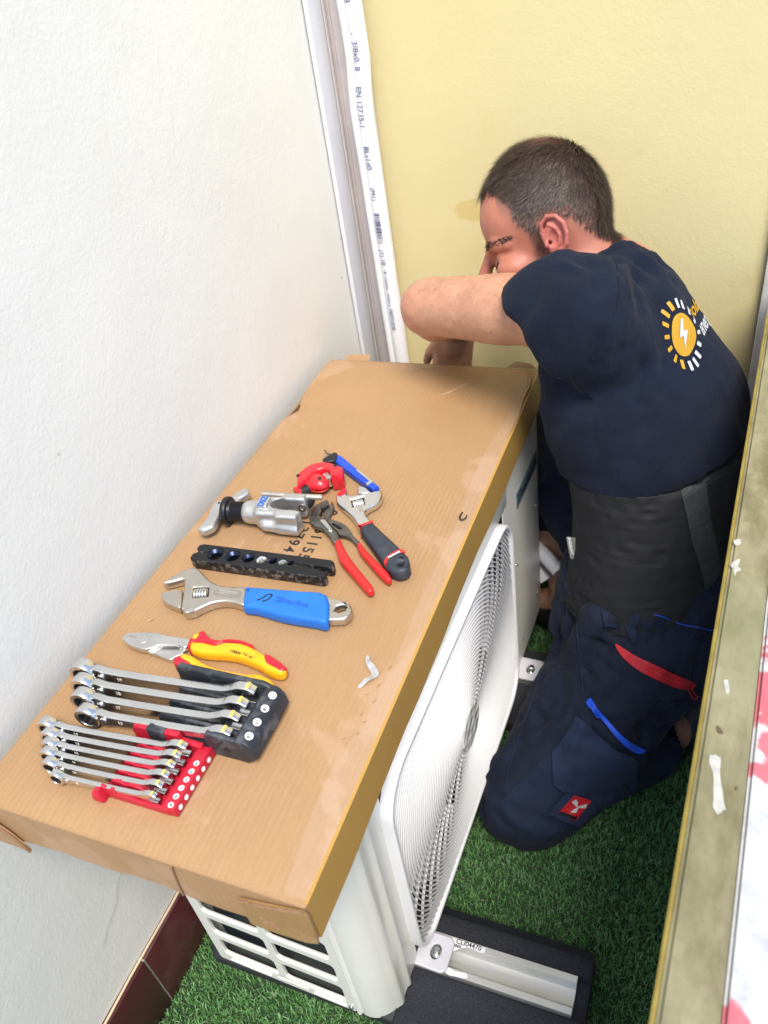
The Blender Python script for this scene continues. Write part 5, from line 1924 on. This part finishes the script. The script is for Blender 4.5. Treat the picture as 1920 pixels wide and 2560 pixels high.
body_me.shade_smooth()

# hair: short strands rooted in the scalp, combed away from the crown, plus brows, lashes and stubble
FC = V[Fq].mean(1)
FN = N[Fq].mean(1)
FH = hm[Fq].mean(1)
FL = HLc[Fq].mean(1)


def strands(idx, length, width, lift, comb, jit=.25, seg=3, droop=.0):
    n = len(idx)
    P = FC[idx] + RNG.uniform(-.0015, .0015, (n, 3))
    Nn = FN[idx] / np.linalg.norm(FN[idx], axis=1)[:, None]
    D = comb - Nn * (comb * Nn).sum(1)[:, None]
    D = D / np.maximum(np.linalg.norm(D, axis=1), 1e-6)[:, None]
    D = D + RNG.normal(0, jit, (n, 3))
    D = D / np.linalg.norm(D, axis=1)[:, None]
    Ls = (length * RNG.uniform(.7, 1.2, n))[:, None]
    S_ = np.cross(D, Nn)
    S_ = S_ / np.maximum(np.linalg.norm(S_, axis=1), 1e-6)[:, None]
    w = width * RNG.uniform(.7, 1.3, n)[:, None]
    vs = []
    for k in range(seg + 1):
        s = k / seg
        q = P + Nn * (lift * Ls * s * (1.15 - .5 * s)) + D * Ls * s * (.65 + .35 * s) + nv(0, 0, -1) * droop * Ls * s * s - Nn * .001 * (k == 0)
        if k < seg:
            vs += [q - S_ * w * (1 - .45 * s), q + S_ * w * (1 - .45 * s)]
        else:
            vs.append(q)
    m = len(vs)
    Vv = np.stack(vs, 1).reshape(-1, 3)
    b = np.arange(n)[:, None] * m
    Ff = []
    for k in range(seg - 1):
        Ff += [b + np.array([[2 * k, 2 * k + 1, 2 * k + 3]]), b + np.array([[2 * k, 2 * k + 3, 2 * k + 2]])]
    Ff.append(b + np.array([[2 * seg - 2, 2 * seg - 1, 2 * seg]]))
    return np_mesh(Vv, np.concatenate(Ff))


t = NT('dark brown hair')
t.base(t.mix(t.noise(60, 4), (.022, .014, .011), (.075, .046, .034)))
t.set(Roughness=.5)
m_hair = t.m
FLf, FLl, FLu = FL.T
crn = np.exp(-(((FLf + .020) / .034) ** 2 + ((FLl - .006) / .036) ** 2)) * (FLu > .08)
pr_ = FH * (1 - .80 * crn) * np.where(np.abs(FLl) > .045, np.where(FLu < .045, .6, .9), 1.0)
FA = np.linalg.norm(np.cross(V[Fq[:, 1]] - V[Fq[:, 0]], V[Fq[:, 3]] - V[Fq[:, 0]]), axis=1)
pr_ = pr_ * FA / FA.mean()
pool = np.nonzero(pr_ > .02)[0]
pick = RNG.choice(pool, 26000, p=pr_[pool] / pr_[pool].sum())
# combing direction: from the crown outwards, forwards on top
cd = FL[pick] - nv(-.050, 0, .135)
cd = cd + nv(.045, 0, -.02)
cd = cd @ HA
ln = np.where(np.abs(FLl[pick]) > .045, np.where(FLu[pick] < .050, .0060, .0100), .0165) + .006 * sstep(.045, .09, FLf[pick])
hair = obj('hair', strands(pick, ln, .00036, .30, cd, .18), m_hair, man, smooth=0)
# sparse fringe along the hairline and the fade above the ears
edge = np.nonzero((FH > .01) & (FH < .6))[0]
if len(edge):
    e2 = RNG.choice(edge, 2600)
    obj('hair_fringe', strands(e2, np.full(2600, .008), .00030, .35, (FL[e2] - nv(-.05, 0, .13)) @ HA, .35), m_hair, hair, smooth=0)
bp = np.nonzero((bd_[:, 0][Fq].mean(1) > .25))[0]
if len(bp):
    b2 = RNG.choice(bp, 5200)
    obj('stubble', strands(b2, np.full(5200, .0042), .00026, .5, np.tile(nv(.25, 0, -1) @ HA, (5200, 1)), .45, 2), m_hair, hair, smooth=0)
br = np.nonzero((np.abs(FLu - .0215 - .003 * (np.abs(FLl) > .03)) < .0040) & (FLf > .052) & (np.abs(FLl) > .012) & (np.abs(FLl) < .064) & (FLf < .11))[0]
for sg in (1.0, -1.0):
    bs = br[FLl[br] * sg > 0]
    if len(bs):
        b3 = RNG.choice(bs, 420)
        obj('eyebrow', strands(b3, np.full(420, .0070), .00034, .25, np.tile(nv(-.55, sg, .12) @ HA, (420, 1)), .25), m_hair, hair, smooth=0)
for s in (1,):
    v, f = [], []
    for k in range(36):
        a = -1.1 + 2.2 * k / 35
        r0 = hw(.0845 - .0040 * a * a, s * (.034 + .0135 * math.sin(a)), -.0045 + .0012 * abs(a))
        r1 = hw(.0900 - .0045 * a * a, s * (.036 + .0180 * math.sin(a)), -.0135)
        b = len(v)
        sd2 = (nv(.6, .8, 0) @ HA) * .00040
        v += [r0 - sd2, r0 + sd2, r1]
        f.append((b, b + 1, b + 2))
    obj('eyelash', mesh(v, f), m_hair, hair, smooth=0)

# ---- clothing ---------------------------------------------------
m_shirt = mat_fabric('navy jersey', (.0070, .0108, .0245), 1100, .22, .92, .5)
m_trou = mat_fabric('navy stretch work cloth', (.0115, .0165, .034), 900, .25, .85, .55)
m_trou2 = mat_fabric('navy panel cloth', (.0135, .0205, .046), 700, .2, .85, .3)
t = NT('ribbed black belt')
rib = t.noise(9, 4, .6, t.mapping((.6, .6, 14)), .3)
c = t.mix(t.ramp(rib, [(.3, 0.0), (.8, 1.0)]), (.006, .0065, .009), (.014, .015, .020))
t.base(c)
t.set(Roughness=.75)
a = t.bump(rib, .35, .002)
t.bump(t.noise(800, 2), .3, .0008, a)
m_belt = t.m
m_stay = mat('grey-green webbing', (.042, .052, .052), .75, var=.2, vscale=60, bump=.4, bscale=900)


def folds(V, N, terms):
    """displace cloth along its normals by ridged, stretched noise"""
    d = np.zeros(len(V))
    for (axis, across, along, amp, seed, w) in terms:
        ax_ = np.array(axis, float)
        ax_ = ax_ / np.linalg.norm(ax_)
        al = (V @ ax_)[:, None] * ax_
        Q = (V - al) * across + al * along
        n_ = vnoise(Q, 1.0, seed)
        d += (1 - n_ * n_ * 3.4) * amp * w
    return V + N * d[:, None]


# T-shirt
sh = SDF((.24, .60, .56), (.76, 1.15, .96), .0040)
for c, A, r in TORSO[2:]:
    sh.add(ellipsoid(c, A, np.array(r) + .012), .06)
sh.add(capsule(np.array(TORSO[4][0]) + nv(.0, .0, .02), SL + nv(.012, 0, .0), .080, .074), .05)
sh.add(capsule(np.array(TORSO[4][0]), SR, .075, .056), .05)
sh.add(capsule(SL + nv(0, 0, -.006), SL + d * .10 + nv(0, 0, -.020), .068, .058), .03)
sh.add(capsule(SL + nv(.01, 0, -.035), SL + d * .09 + nv(0, -.004, -.040), .055, .052), .03)
sh.add(capsule(SR, ER + nv(0, 0, .04), .056, .050), .03)
sh.add(capsule(nv(.520, .910, .795), nv(.510, .920, .830), .064, .062), .05)
# gathered cloth under the armpit and the loose front
sh.add(capsule(nv(.490, .94, .70), nv(.515, .92, .60), .055, .06), .05)
nsl = nv(-.82, -.12, -.66)
nsl = nsl / np.linalg.norm(nsl)
sh.cut(rbox(SL + d * .052 + nsl * .16, rows(nsl, (0, 0, 1)), (.16, .12, .14)), .0)
sh.keep(halfspace((.60, .80, .602), (.14, .0, -1)), .0)
sh.add(capsule(nv(.474, .800, .745), nv(.506, .800, .600), .040, .050), .04)
sh.keep(halfspace((.60, .80, .596), (.10, .0, -1)), .0)
# hollow the sleeve so the arm comes out of an opening, open the neck
sh.cut(capsule(SL + d * .006 + nv(0, 0, -.006), SL + d * .30, .054, .060), .004)
sh.cut(capsule(nv(.512, .945, .838), hw(-.03, 0, -.02), .058, .066), .006)
V, Fq_ = sh.net()
V = relax(V, Fq_, 2, .5)
Nn = vnormals(V, Fq_)
armw = sstep(.30, .10, np.linalg.norm(V - (SL + d * .05), axis=1))
low = sstep(.78, .62, V[:, 2]) * sstep(.600, .635, V[:, 2])
nohem = sstep(.598, .630, V[:, 2])
V = folds(V, Nn, [((.5, -.3, .8), 26, 6, .0052, 21, armw), ((-.1, .1, 1), 34, 5, .0026, 22, low), ((.3, -.2, 1), 15, 4, .0036, 23, nohem), ((-.7, .3, -.5), 40, 9, .0030, 24, armw)])
shirt_me = np_mesh(V, Fq_)
shirt = obj('t_shirt', shirt_me, m_shirt, man, smooth=0)
shirt_me.shade_smooth()
SH_BVH = BVHTree.FromPolygons([tuple(q) for q in V], [tuple(map(int, q)) for q in Fq_])

# lumbar belt
be = SDF((.38, .58, .33), (.78, 1.08, .66), .0042)
for c, A, r in TORSO[:4]:
    be.add(ellipsoid(c, A, np.array(r) + nv(.008, .008, .0)), .07)
be.keep(halfspace((.60, .80, .607), (0, 0, 1)), .004)
be.keep(halfspace((.60, .76, .372), (.16, .10, -1)), .004)
V, Fq_ = be.net()
V = relax(V, Fq_, 2, .5)
Nn = vnormals(V, Fq_)
V = folds(V, Nn, [((-.42, -.9, .1), 60, 5, .0011, 31, 1.0)])
belt_me = np_mesh(V, Fq_)
belt = obj('lumbar_belt', belt_me, m_belt, man, label='ribbed black lumbar support belt', smooth=0)
belt_me.shade_smooth()
BE_BVH = BVHTree.FromPolygons([tuple(q) for q in V], [tuple(map(int, q)) for q in Fq_])

# trousers
tr_ = SDF((.26, .42, -.004), (.77, 1.18, .56), .0042)
for c, A, r in TORSO[:2]:
    tr_.add(ellipsoid(c, A, np.array(r) + .010), .06)
tr_.add(capsule(HL, ML, .112, .098), .05)
tr_.add(capsule(ML, KL, .098, .072), .03)
tr_.add(capsule(KL + nv(-.012, -.012, .0), KL + nv(.02, .015, -.002), .066, .066), .03)
tr_.add(capsule(KL, nv(.636, .690, .056), .064, .060), .03)
tr_.keep(halfspace((.60, .76, .398), (-.12, -.06, 1)), .003)
tr_.add(capsule(HR, KR, .098, .075), .03)
tr_.add(capsule(KR, KR * .60 + AR * .40, .066, .060), .02)
tr_.keep(halfspace(nv(.596, .650, .056), nv(.73, .66, .1)), .0) if False else None
tr_.cut(capsule(nv(.640, .692, .050), nv(.76, .82, .05), .050, .05), .003)
tr_.cut(capsule(KR * .52 + AR * .48, AR, .053, .05), .003)
tr_.keep(halfspace((0, 0, .001), (0, 0, -1)), .0)
V, Fq_ = tr_.net()
V = relax(V, Fq_, 2, .5)
Nn = vnormals(V, Fq_)
hipw = sstep(.30, .08, np.linalg.norm(V - nv(.545, .70, .33), axis=1))
V = folds(V, Nn, [((.35, .35, .8), 30, 5, .0065, 41, hipw), ((.25, .1, 1), 55, 8, .0035, 42, hipw), ((.65, .6, .45), 16, 5, .0060, 43, 1.0), ((.8, .2, -.4), 42, 10, .0032, 44, 1.0), ((.2, .9, .3), 30, 7, .0035, 45, sstep(.20, .06, np.linalg.norm(V - nv(.50, .58, .14), axis=1)))])
V[:, 2] = np.maximum(V[:, 2], .0015)
trou_me = np_mesh(V, Fq_)
trou = obj('trousers', trou_me, m_trou, man, smooth=0)
trou_me.shade_smooth()
TR_BVH = BVHTree.FromPolygons([tuple(q) for q in V], [tuple(map(int, q)) for q in Fq_])


def drape(me, org, xd, yd, bvh, off, depth=.0, cut_len=.006):
    """lay a flat shape on a cloth surface: project along the frame's normal, keep the offset"""
    bm = bmesh.new()
    bm.from_mesh(me)
    bpy.data.meshes.remove(me)
    bmesh.ops.triangulate(bm, faces=bm.faces)
    for _ in range(5):
        lg = [e for e in bm.edges if e.calc_length() > cut_len]
        if not lg:
            break
        bmesh.ops.subdivide_edges(bm, edges=lg, cuts=1)
        bmesh.ops.triangulate(bm, faces=bm.faces)
    M = frame_mat(org, xd, yd)
    n = Vector((M[0][2], M[1][2], M[2][2]))
    for v in bm.verts:
        z = v.co.z
        p = M @ Vector((v.co.x, v.co.y, 0))
        h = bvh.ray_cast(p + n * .15, -n)
        if h[0] is None:
            h = bvh.find_nearest(p)
        v.co = h[0] + n * (off + z)
    me = bpy.data.meshes.new('d')
    bm.to_mesh(me)
    bm.free()
    return me


def flatpoly(pts, sm=0, th_=.0):
    q = catmull(pts, sm, True) if sm else pts
    if th_:
        return plate(q, 0, th_, th_ * .3)
    bm = bmesh.new()
    bm.faces.new([bm.verts.new((x, y, 0)) for x, y in [tuple(p)[:2] for p in q]])
    me = bpy.data.meshes.new('p')
    bm.to_mesh(me)
    bm.free()
    return me


SHO, SHX, SHY = nv(0.47, 0.72, 0.82), nv(0.995, 0.0796, -0.0597), nv(0.0, 0.6, 0.8)
SHSEAM = [[(0.0573, 0.1249), (0.0634, 0.1048), (0.068, 0.0818), (0.0687, 0.0605), (0.0648, 0.037), (0.0559, 0.015), (0.0431, -0.0074)]]
for q_ in SHSEAM:
    M = frame_mat(SHO, SHX, SHY)
    n = Vector((M[0][2], M[1][2], M[2][2]))
    q3 = []
    for x, y in catmull(q_, 6):
        h = SH_BVH.ray_cast(M @ Vector((x, y, 0)) + n * .3, -n)
        if h[0] is not None:
            q3.append(tuple(h[0] + n * .0002))
    obj('sleeve_seam', tube(q3, .0014, 6, sm=1), m_shirt, shirt)


# print on the back of the shirt
LS = .80
LO, LN, LU = nv(.604, .848, .786), nv(.76, -.56, .33), nv(-.24, .14, .96)
LX = np.cross(LU, LN)
LX = LX / np.linalg.norm(LX)
m_lor = mat('amber print', (.50, .27, .015), .7, var=.08)
m_lwh = mat('white print on cloth', (.50, .52, .54), .75, var=.05)
egg = [(LS * .029 * math.cos(a) * (1 - .10 * math.sin(a)), LS * .038 * math.sin(a)) for a in np.linspace(0, 2 * math.pi, 29)[:-1]]
yolk = obj('printed_sun', drape(flatpoly(egg), LO, LX, LU, SH_BVH, .0012), m_lor, shirt, smooth=0)
bolt_ = [(a * LS, b * LS) for a, b in [(.002, .027), (-.010, -.002), (-.001, -.002), (-.005, -.028), (.011, .005), (.002, .006), (.007, .027)]]
obj('printed_bolt', drape(flatpoly(bolt_), LO, LX, LU, SH_BVH, .0022), m_lwh, shirt, smooth=0)
for k in range(16):
    a = math.radians(90 + 11 + 22.5 * k)
    ca_, sa_ = math.cos(a), math.sin(a)
    q = []
    for (r, w) in ((.0, -.0032), (.0015, -.0042), (.0125, -.0042), (.0140, -.0032), (.0140, .0032), (.0125, .0042), (.0015, .0042), (.0, .0032)):
        rr = .0395 + r
        q.append((LS * (rr * ca_ * .86 - w * sa_ * .85), LS * (rr * sa_ * 1.18 + w * ca_ * .85)))
    obj('printed_ray', drape(flatpoly(q), LO, LX, LU, SH_BVH, .0012), m_lor if k < 7 else m_lwh, shirt, smooth=0)
for s, x, y, m in (('solar', .043, .013, m_lor), ('energy', .047, -.014, m_lwh)):
    obj('printed_lettering', drape(text_mesh(s, .027, 0, .0006, 1.0, 'LEFT'), LO + LX * x + LU * y, LX, LU, SH_BVH, .0012), m, shirt, smooth=0)

# stays and tag on the belt
BN_, BU = nv(.12, -.97, .20), nv(-.05, .18, .98)
BX = np.cross(BU, BN_)
BX /= np.linalg.norm(BX)
BO = nv(0.585, 0.675, 0.47)
STAY1 = [(0.0589, 0.1695), (0.0927, 0.1887), (0.1019, 0.1359), (0.1147, 0.0657), (0.1348, -0.0131), (0.1405, -0.0627), (0.1152, -0.0621), (0.1017, -0.0011), (0.0858, 0.0517), (0.0719, 0.1155)]
STAY2 = [(0.1146, 0.2051), (0.1323, 0.2188), (0.1367, 0.1865), (0.119, 0.1841)]
TAGP = nv(0.488, 0.735, 0.458)
obj('belt_stay', drape(flatpoly(STAY1), BO, BX, BU, BE_BVH, .0022, cut_len=.012), m_stay, belt, smooth=0)
obj('belt_stay', drape(flatpoly(STAY2), BO, BX, BU, BE_BVH, .0022, cut_len=.012), m_stay, belt, smooth=0)
m_tag = mat('silver tag cloth', (.30, .31, .28), .4, .4, var=.2, vscale=80)
tg = thing_tag = obj('maker_tag', plate(rrect(-.0085, .0085, -.020, .020, .0015), -.0004, .0004, .0002, M=frame_mat(TAGP, (.93, -.25, .25), (-.18, .18, .97))), m_tag, belt)
tm = text_mesh('THUASNE', .0074, .0001, .0002)
tm.transform(Matrix.Diagonal((1, -1, 1, 1)))
tm.transform(frame_mat(TAGP, (.93, -.25, .25), (-.18, .18, .97)) @ Matrix.Translation((-.0030, .0045, .0008)) @ Matrix.Rotation(math.radians(90), 4, 'Z'))
obj('tag_lettering', tm, m_white, tg, smooth=0)

# pockets, zips, patch and loops on the trousers (side of the left thigh)
TO, TX, TY = nv(0.56, 0.585, 0.16), nv(0.9987, 0.0312, -0.0392), nv(0.0, 0.7828, 0.6222)
FLAP = [(-0.0391, 0.0423), (-0.0223, 0.0349), (0.0043, 0.0163), (0.0301, 0.0004), (0.0563, -0.0045), (0.0667, -0.0128), (0.0698, -0.0402), (0.0703, -0.0748), (0.0626, -0.0858), (0.0353, -0.105), (0.0165, -0.1037), (-0.0058, -0.095), (-0.0241, -0.084), (-0.0434, -0.0825), (-0.0592, -0.0743), (-0.0694, -0.0237), (-0.0557, -0.0013), (-0.0467, 0.02)]
POCKET2 = [(-0.0694, -0.0237), (-0.055, -0.006), (0.0108, -0.03), (0.0413, -0.0816), (0.0214, -0.1049), (-0.0218, -0.1315), (-0.0512, -0.1573), (-0.0795, -0.1619), (-0.1079, -0.1523), (-0.1402, -0.1217)]
BACKING = [(-0.0616, -0.1211), (-0.0384, -0.0838), (-0.0242, -0.0828), (0.0138, -0.0927), (0.0123, -0.107), (-0.0104, -0.1369)]
PATCH = [(-0.0456, -0.1161), (-0.0241, -0.084), (0.0025, -0.0907), (-0.0179, -0.1254)]
PATCHBAR = [(-0.0449, -0.1174), (-0.0422, -0.113), (-0.0154, -0.1183), (-0.0177, -0.124)]
PROP = [[(-0.0175, -0.1024), (-0.0194, -0.1024), (-0.0276, -0.0954), (-0.0212, -0.0904), (-0.0183, -0.0956)], [(-0.0172, -0.1014), (-0.0123, -0.0993), (-0.0039, -0.0955), (-0.0048, -0.1022), (-0.0106, -0.1031), (-0.0165, -0.1031)], [(-0.0179, -0.103), (-0.0164, -0.1036), (-0.0186, -0.1116), (-0.0274, -0.1127), (-0.0234, -0.1076)]]
REDZIP = [(0.0063, 0.1646), (0.0177, 0.1605), (0.0403, 0.1511), (0.0816, 0.1394), (0.1101, 0.1328), (0.1346, 0.128), (0.1343, 0.1208), (0.1191, 0.1154), (0.1007, 0.1158), (0.0723, 0.1218), (0.0479, 0.1293), (0.0249, 0.142), (0.0113, 0.1543)]
BLUEZIP = [(-0.0257, 0.0671), (-0.0207, 0.0742), (-0.0154, 0.0704), (-0.0067, 0.0599), (0.0122, 0.0444), (0.036, 0.0255), (0.0586, 0.0137), (0.0755, 0.0079), (0.0649, 0.0009), (0.0479, 0.0066), (0.0272, 0.0212), (0.0056, 0.0407), (-0.0132, 0.055), (-0.0232, 0.0615)]
RPULL = [(0.1251, 0.1178), (0.1297, 0.1211), (0.1375, 0.1131), (0.1435, 0.1095), (0.1417, 0.1056), (0.1361, 0.1057), (0.1308, 0.1117)]
BPULL = [(-0.0192, 0.0635), (-0.0144, 0.0633), (-0.0034, 0.0533), (-0.0005, 0.0503), (-0.0036, 0.0465), (-0.0088, 0.0498)]
LOOPS = [[(0.0184, 0.1904), (0.0244, 0.2165), (0.0386, 0.2177), (0.0327, 0.1905), (0.0399, 0.172), (0.0308, 0.1691)], [(-0.0204, 0.2087), (-0.0082, 0.2083), (-0.0136, 0.1948), (0.0013, 0.1924), (0.0108, 0.1928), (0.0043, 0.1879), (-0.0124, 0.1862)]]
PIPING = [(0.0353, 0.2194), (0.0664, 0.2168), (0.1049, 0.2115), (0.1372, 0.212), (0.1614, 0.215)]
SEAMS = [[(-0.0114, 0.2168), (0.0417, 0.2097), (0.0935, 0.2028), (0.161, 0.1966)], [(-0.0613, 0.2016), (-0.0475, 0.1409), (-0.0325, 0.0718), (-0.0393, 0.0435)], [(-0.0351, 0.1232), (0.0156, 0.1059), (0.0765, 0.0889), (0.1278, 0.0992)], [(-0.0553, -0.0037), (-0.0838, -0.0414), (-0.1241, -0.0987), (-0.1422, -0.1246)], [(0.0608, 0.0141), (0.0831, 0.0378), (0.108, 0.0573), (0.1226, 0.0674)], [(-0.1158, 0.1155), (-0.118, 0.0497), (-0.1341, -0.0378), (-0.1361, -0.1015)]]
def on_thigh(name, pts, m, off=.0015, sm=0, th_=.0, label=None, cut_len=.010):
    return obj(name, drape(flatpoly(pts, sm, th_), TO, TX, TY, TR_BVH, off, cut_len=cut_len), m, trou, label=label, smooth=40)


m_flap = mat_fabric('lighter navy flap cloth', (.0185, .029, .066), 700, .2, .85, .3)
on_thigh('pocket_panel', POCKET2, m_trou2, .0022)
on_thigh('cargo_flap', FLAP, m_flap, .0065, th_=.0045, label='angular cargo pocket flap')
on_thigh('patch_backing', BACKING, m_flap, .0115, th_=.0022)
m_zr = mat('red zip tape', (.50, .012, .022), .5, var=.06)
m_zb = mat('blue zip tape', (.012, .09, .72), .5, var=.06)
zr = on_thigh('red_zip', REDZIP, m_zr, .0030, 3, .0025)
zb = on_thigh('blue_zip', BLUEZIP, m_zb, .0050, 3, .0025)
for nm, pts, m in (('zip_puller', RPULL, m_zr), ('zip_puller', BPULL, m_zb)):
    q3 = []
    M = frame_mat(TO, TX, TY)
    n = Vector((M[0][2], M[1][2], M[2][2]))
    for x, y in catmull(pts, 3, True):
        p = M @ Vector((x, y, 0))
        h = TR_BVH.ray_cast(p + n * .15, -n)
        q3.append(tuple((h[0] if h[0] is not None else p) + n * .010))
    obj(nm, tube(q3, .0012, 6, sm=1, closed=True), m, zr if m is m_zr else zb)
pt = on_thigh('red_patch', PATCH, m_zr, .0142, th_=.0008)
on_thigh('patch_bar', PATCHBAR, m_blk, .0160)
for q in PROP:
    on_thigh('patch_emblem', q, m_lwh, .0160, cut_len=.02)
for q in LOOPS:
    on_thigh('belt_loop', q, m_trou2, .0040, 0, .0025)
m_bpipe = mat('blue piping', (.015, .08, .55), .6)


def seam(pts, m, r=.0008, off=.002, name='seam'):
    q3 = []
    M = frame_mat(TO, TX, TY)
    n = Vector((M[0][2], M[1][2], M[2][2]))
    for x, y in catmull(pts, 6):
        p = M @ Vector((x, y, 0))
        h = TR_BVH.ray_cast(p + n * .15, -n)
        if h[0] is not None:
            q3.append(tuple(h[0] + n * off))
    if len(q3) > 2:
        obj(name, tube(q3, r, 6, sm=1), m, trou)


seam(PIPING, m_bpipe, .0010, .0025, 'blue_piping')
for q in SEAMS:
    seam(q, m_trou2, .0013, .0010)
# shoes
m_shoe = mat('black shoe', (.012, .012, .014), .6, var=.2)
for A_, dr in ((AL, nv(.40, .70, -.02)), (AR, nv(-.80, .30, 0))):
    dr = dr / np.linalg.norm(dr)
    s_ = SDF(np.minimum(A_, A_ + dr * .24) - .08, np.maximum(A_, A_ + dr * .24) + .08, .005)
    base = nv(A_[0], A_[1], .045)
    s_.add(capsule(base - dr * .03, base + dr * .15 - nv(0, 0, .006), .044, .038), .02)
    s_.add(capsule(base, nv(A_[0], A_[1], .085), .043, .042), .02)
    s_.keep(halfspace((0, 0, .002), (0, 0, -1)), .002)
    V, Fq_ = s_.net()
    obj('shoe', np_mesh(relax(V, Fq_, 1), Fq_), m_shoe, man, smooth=60)
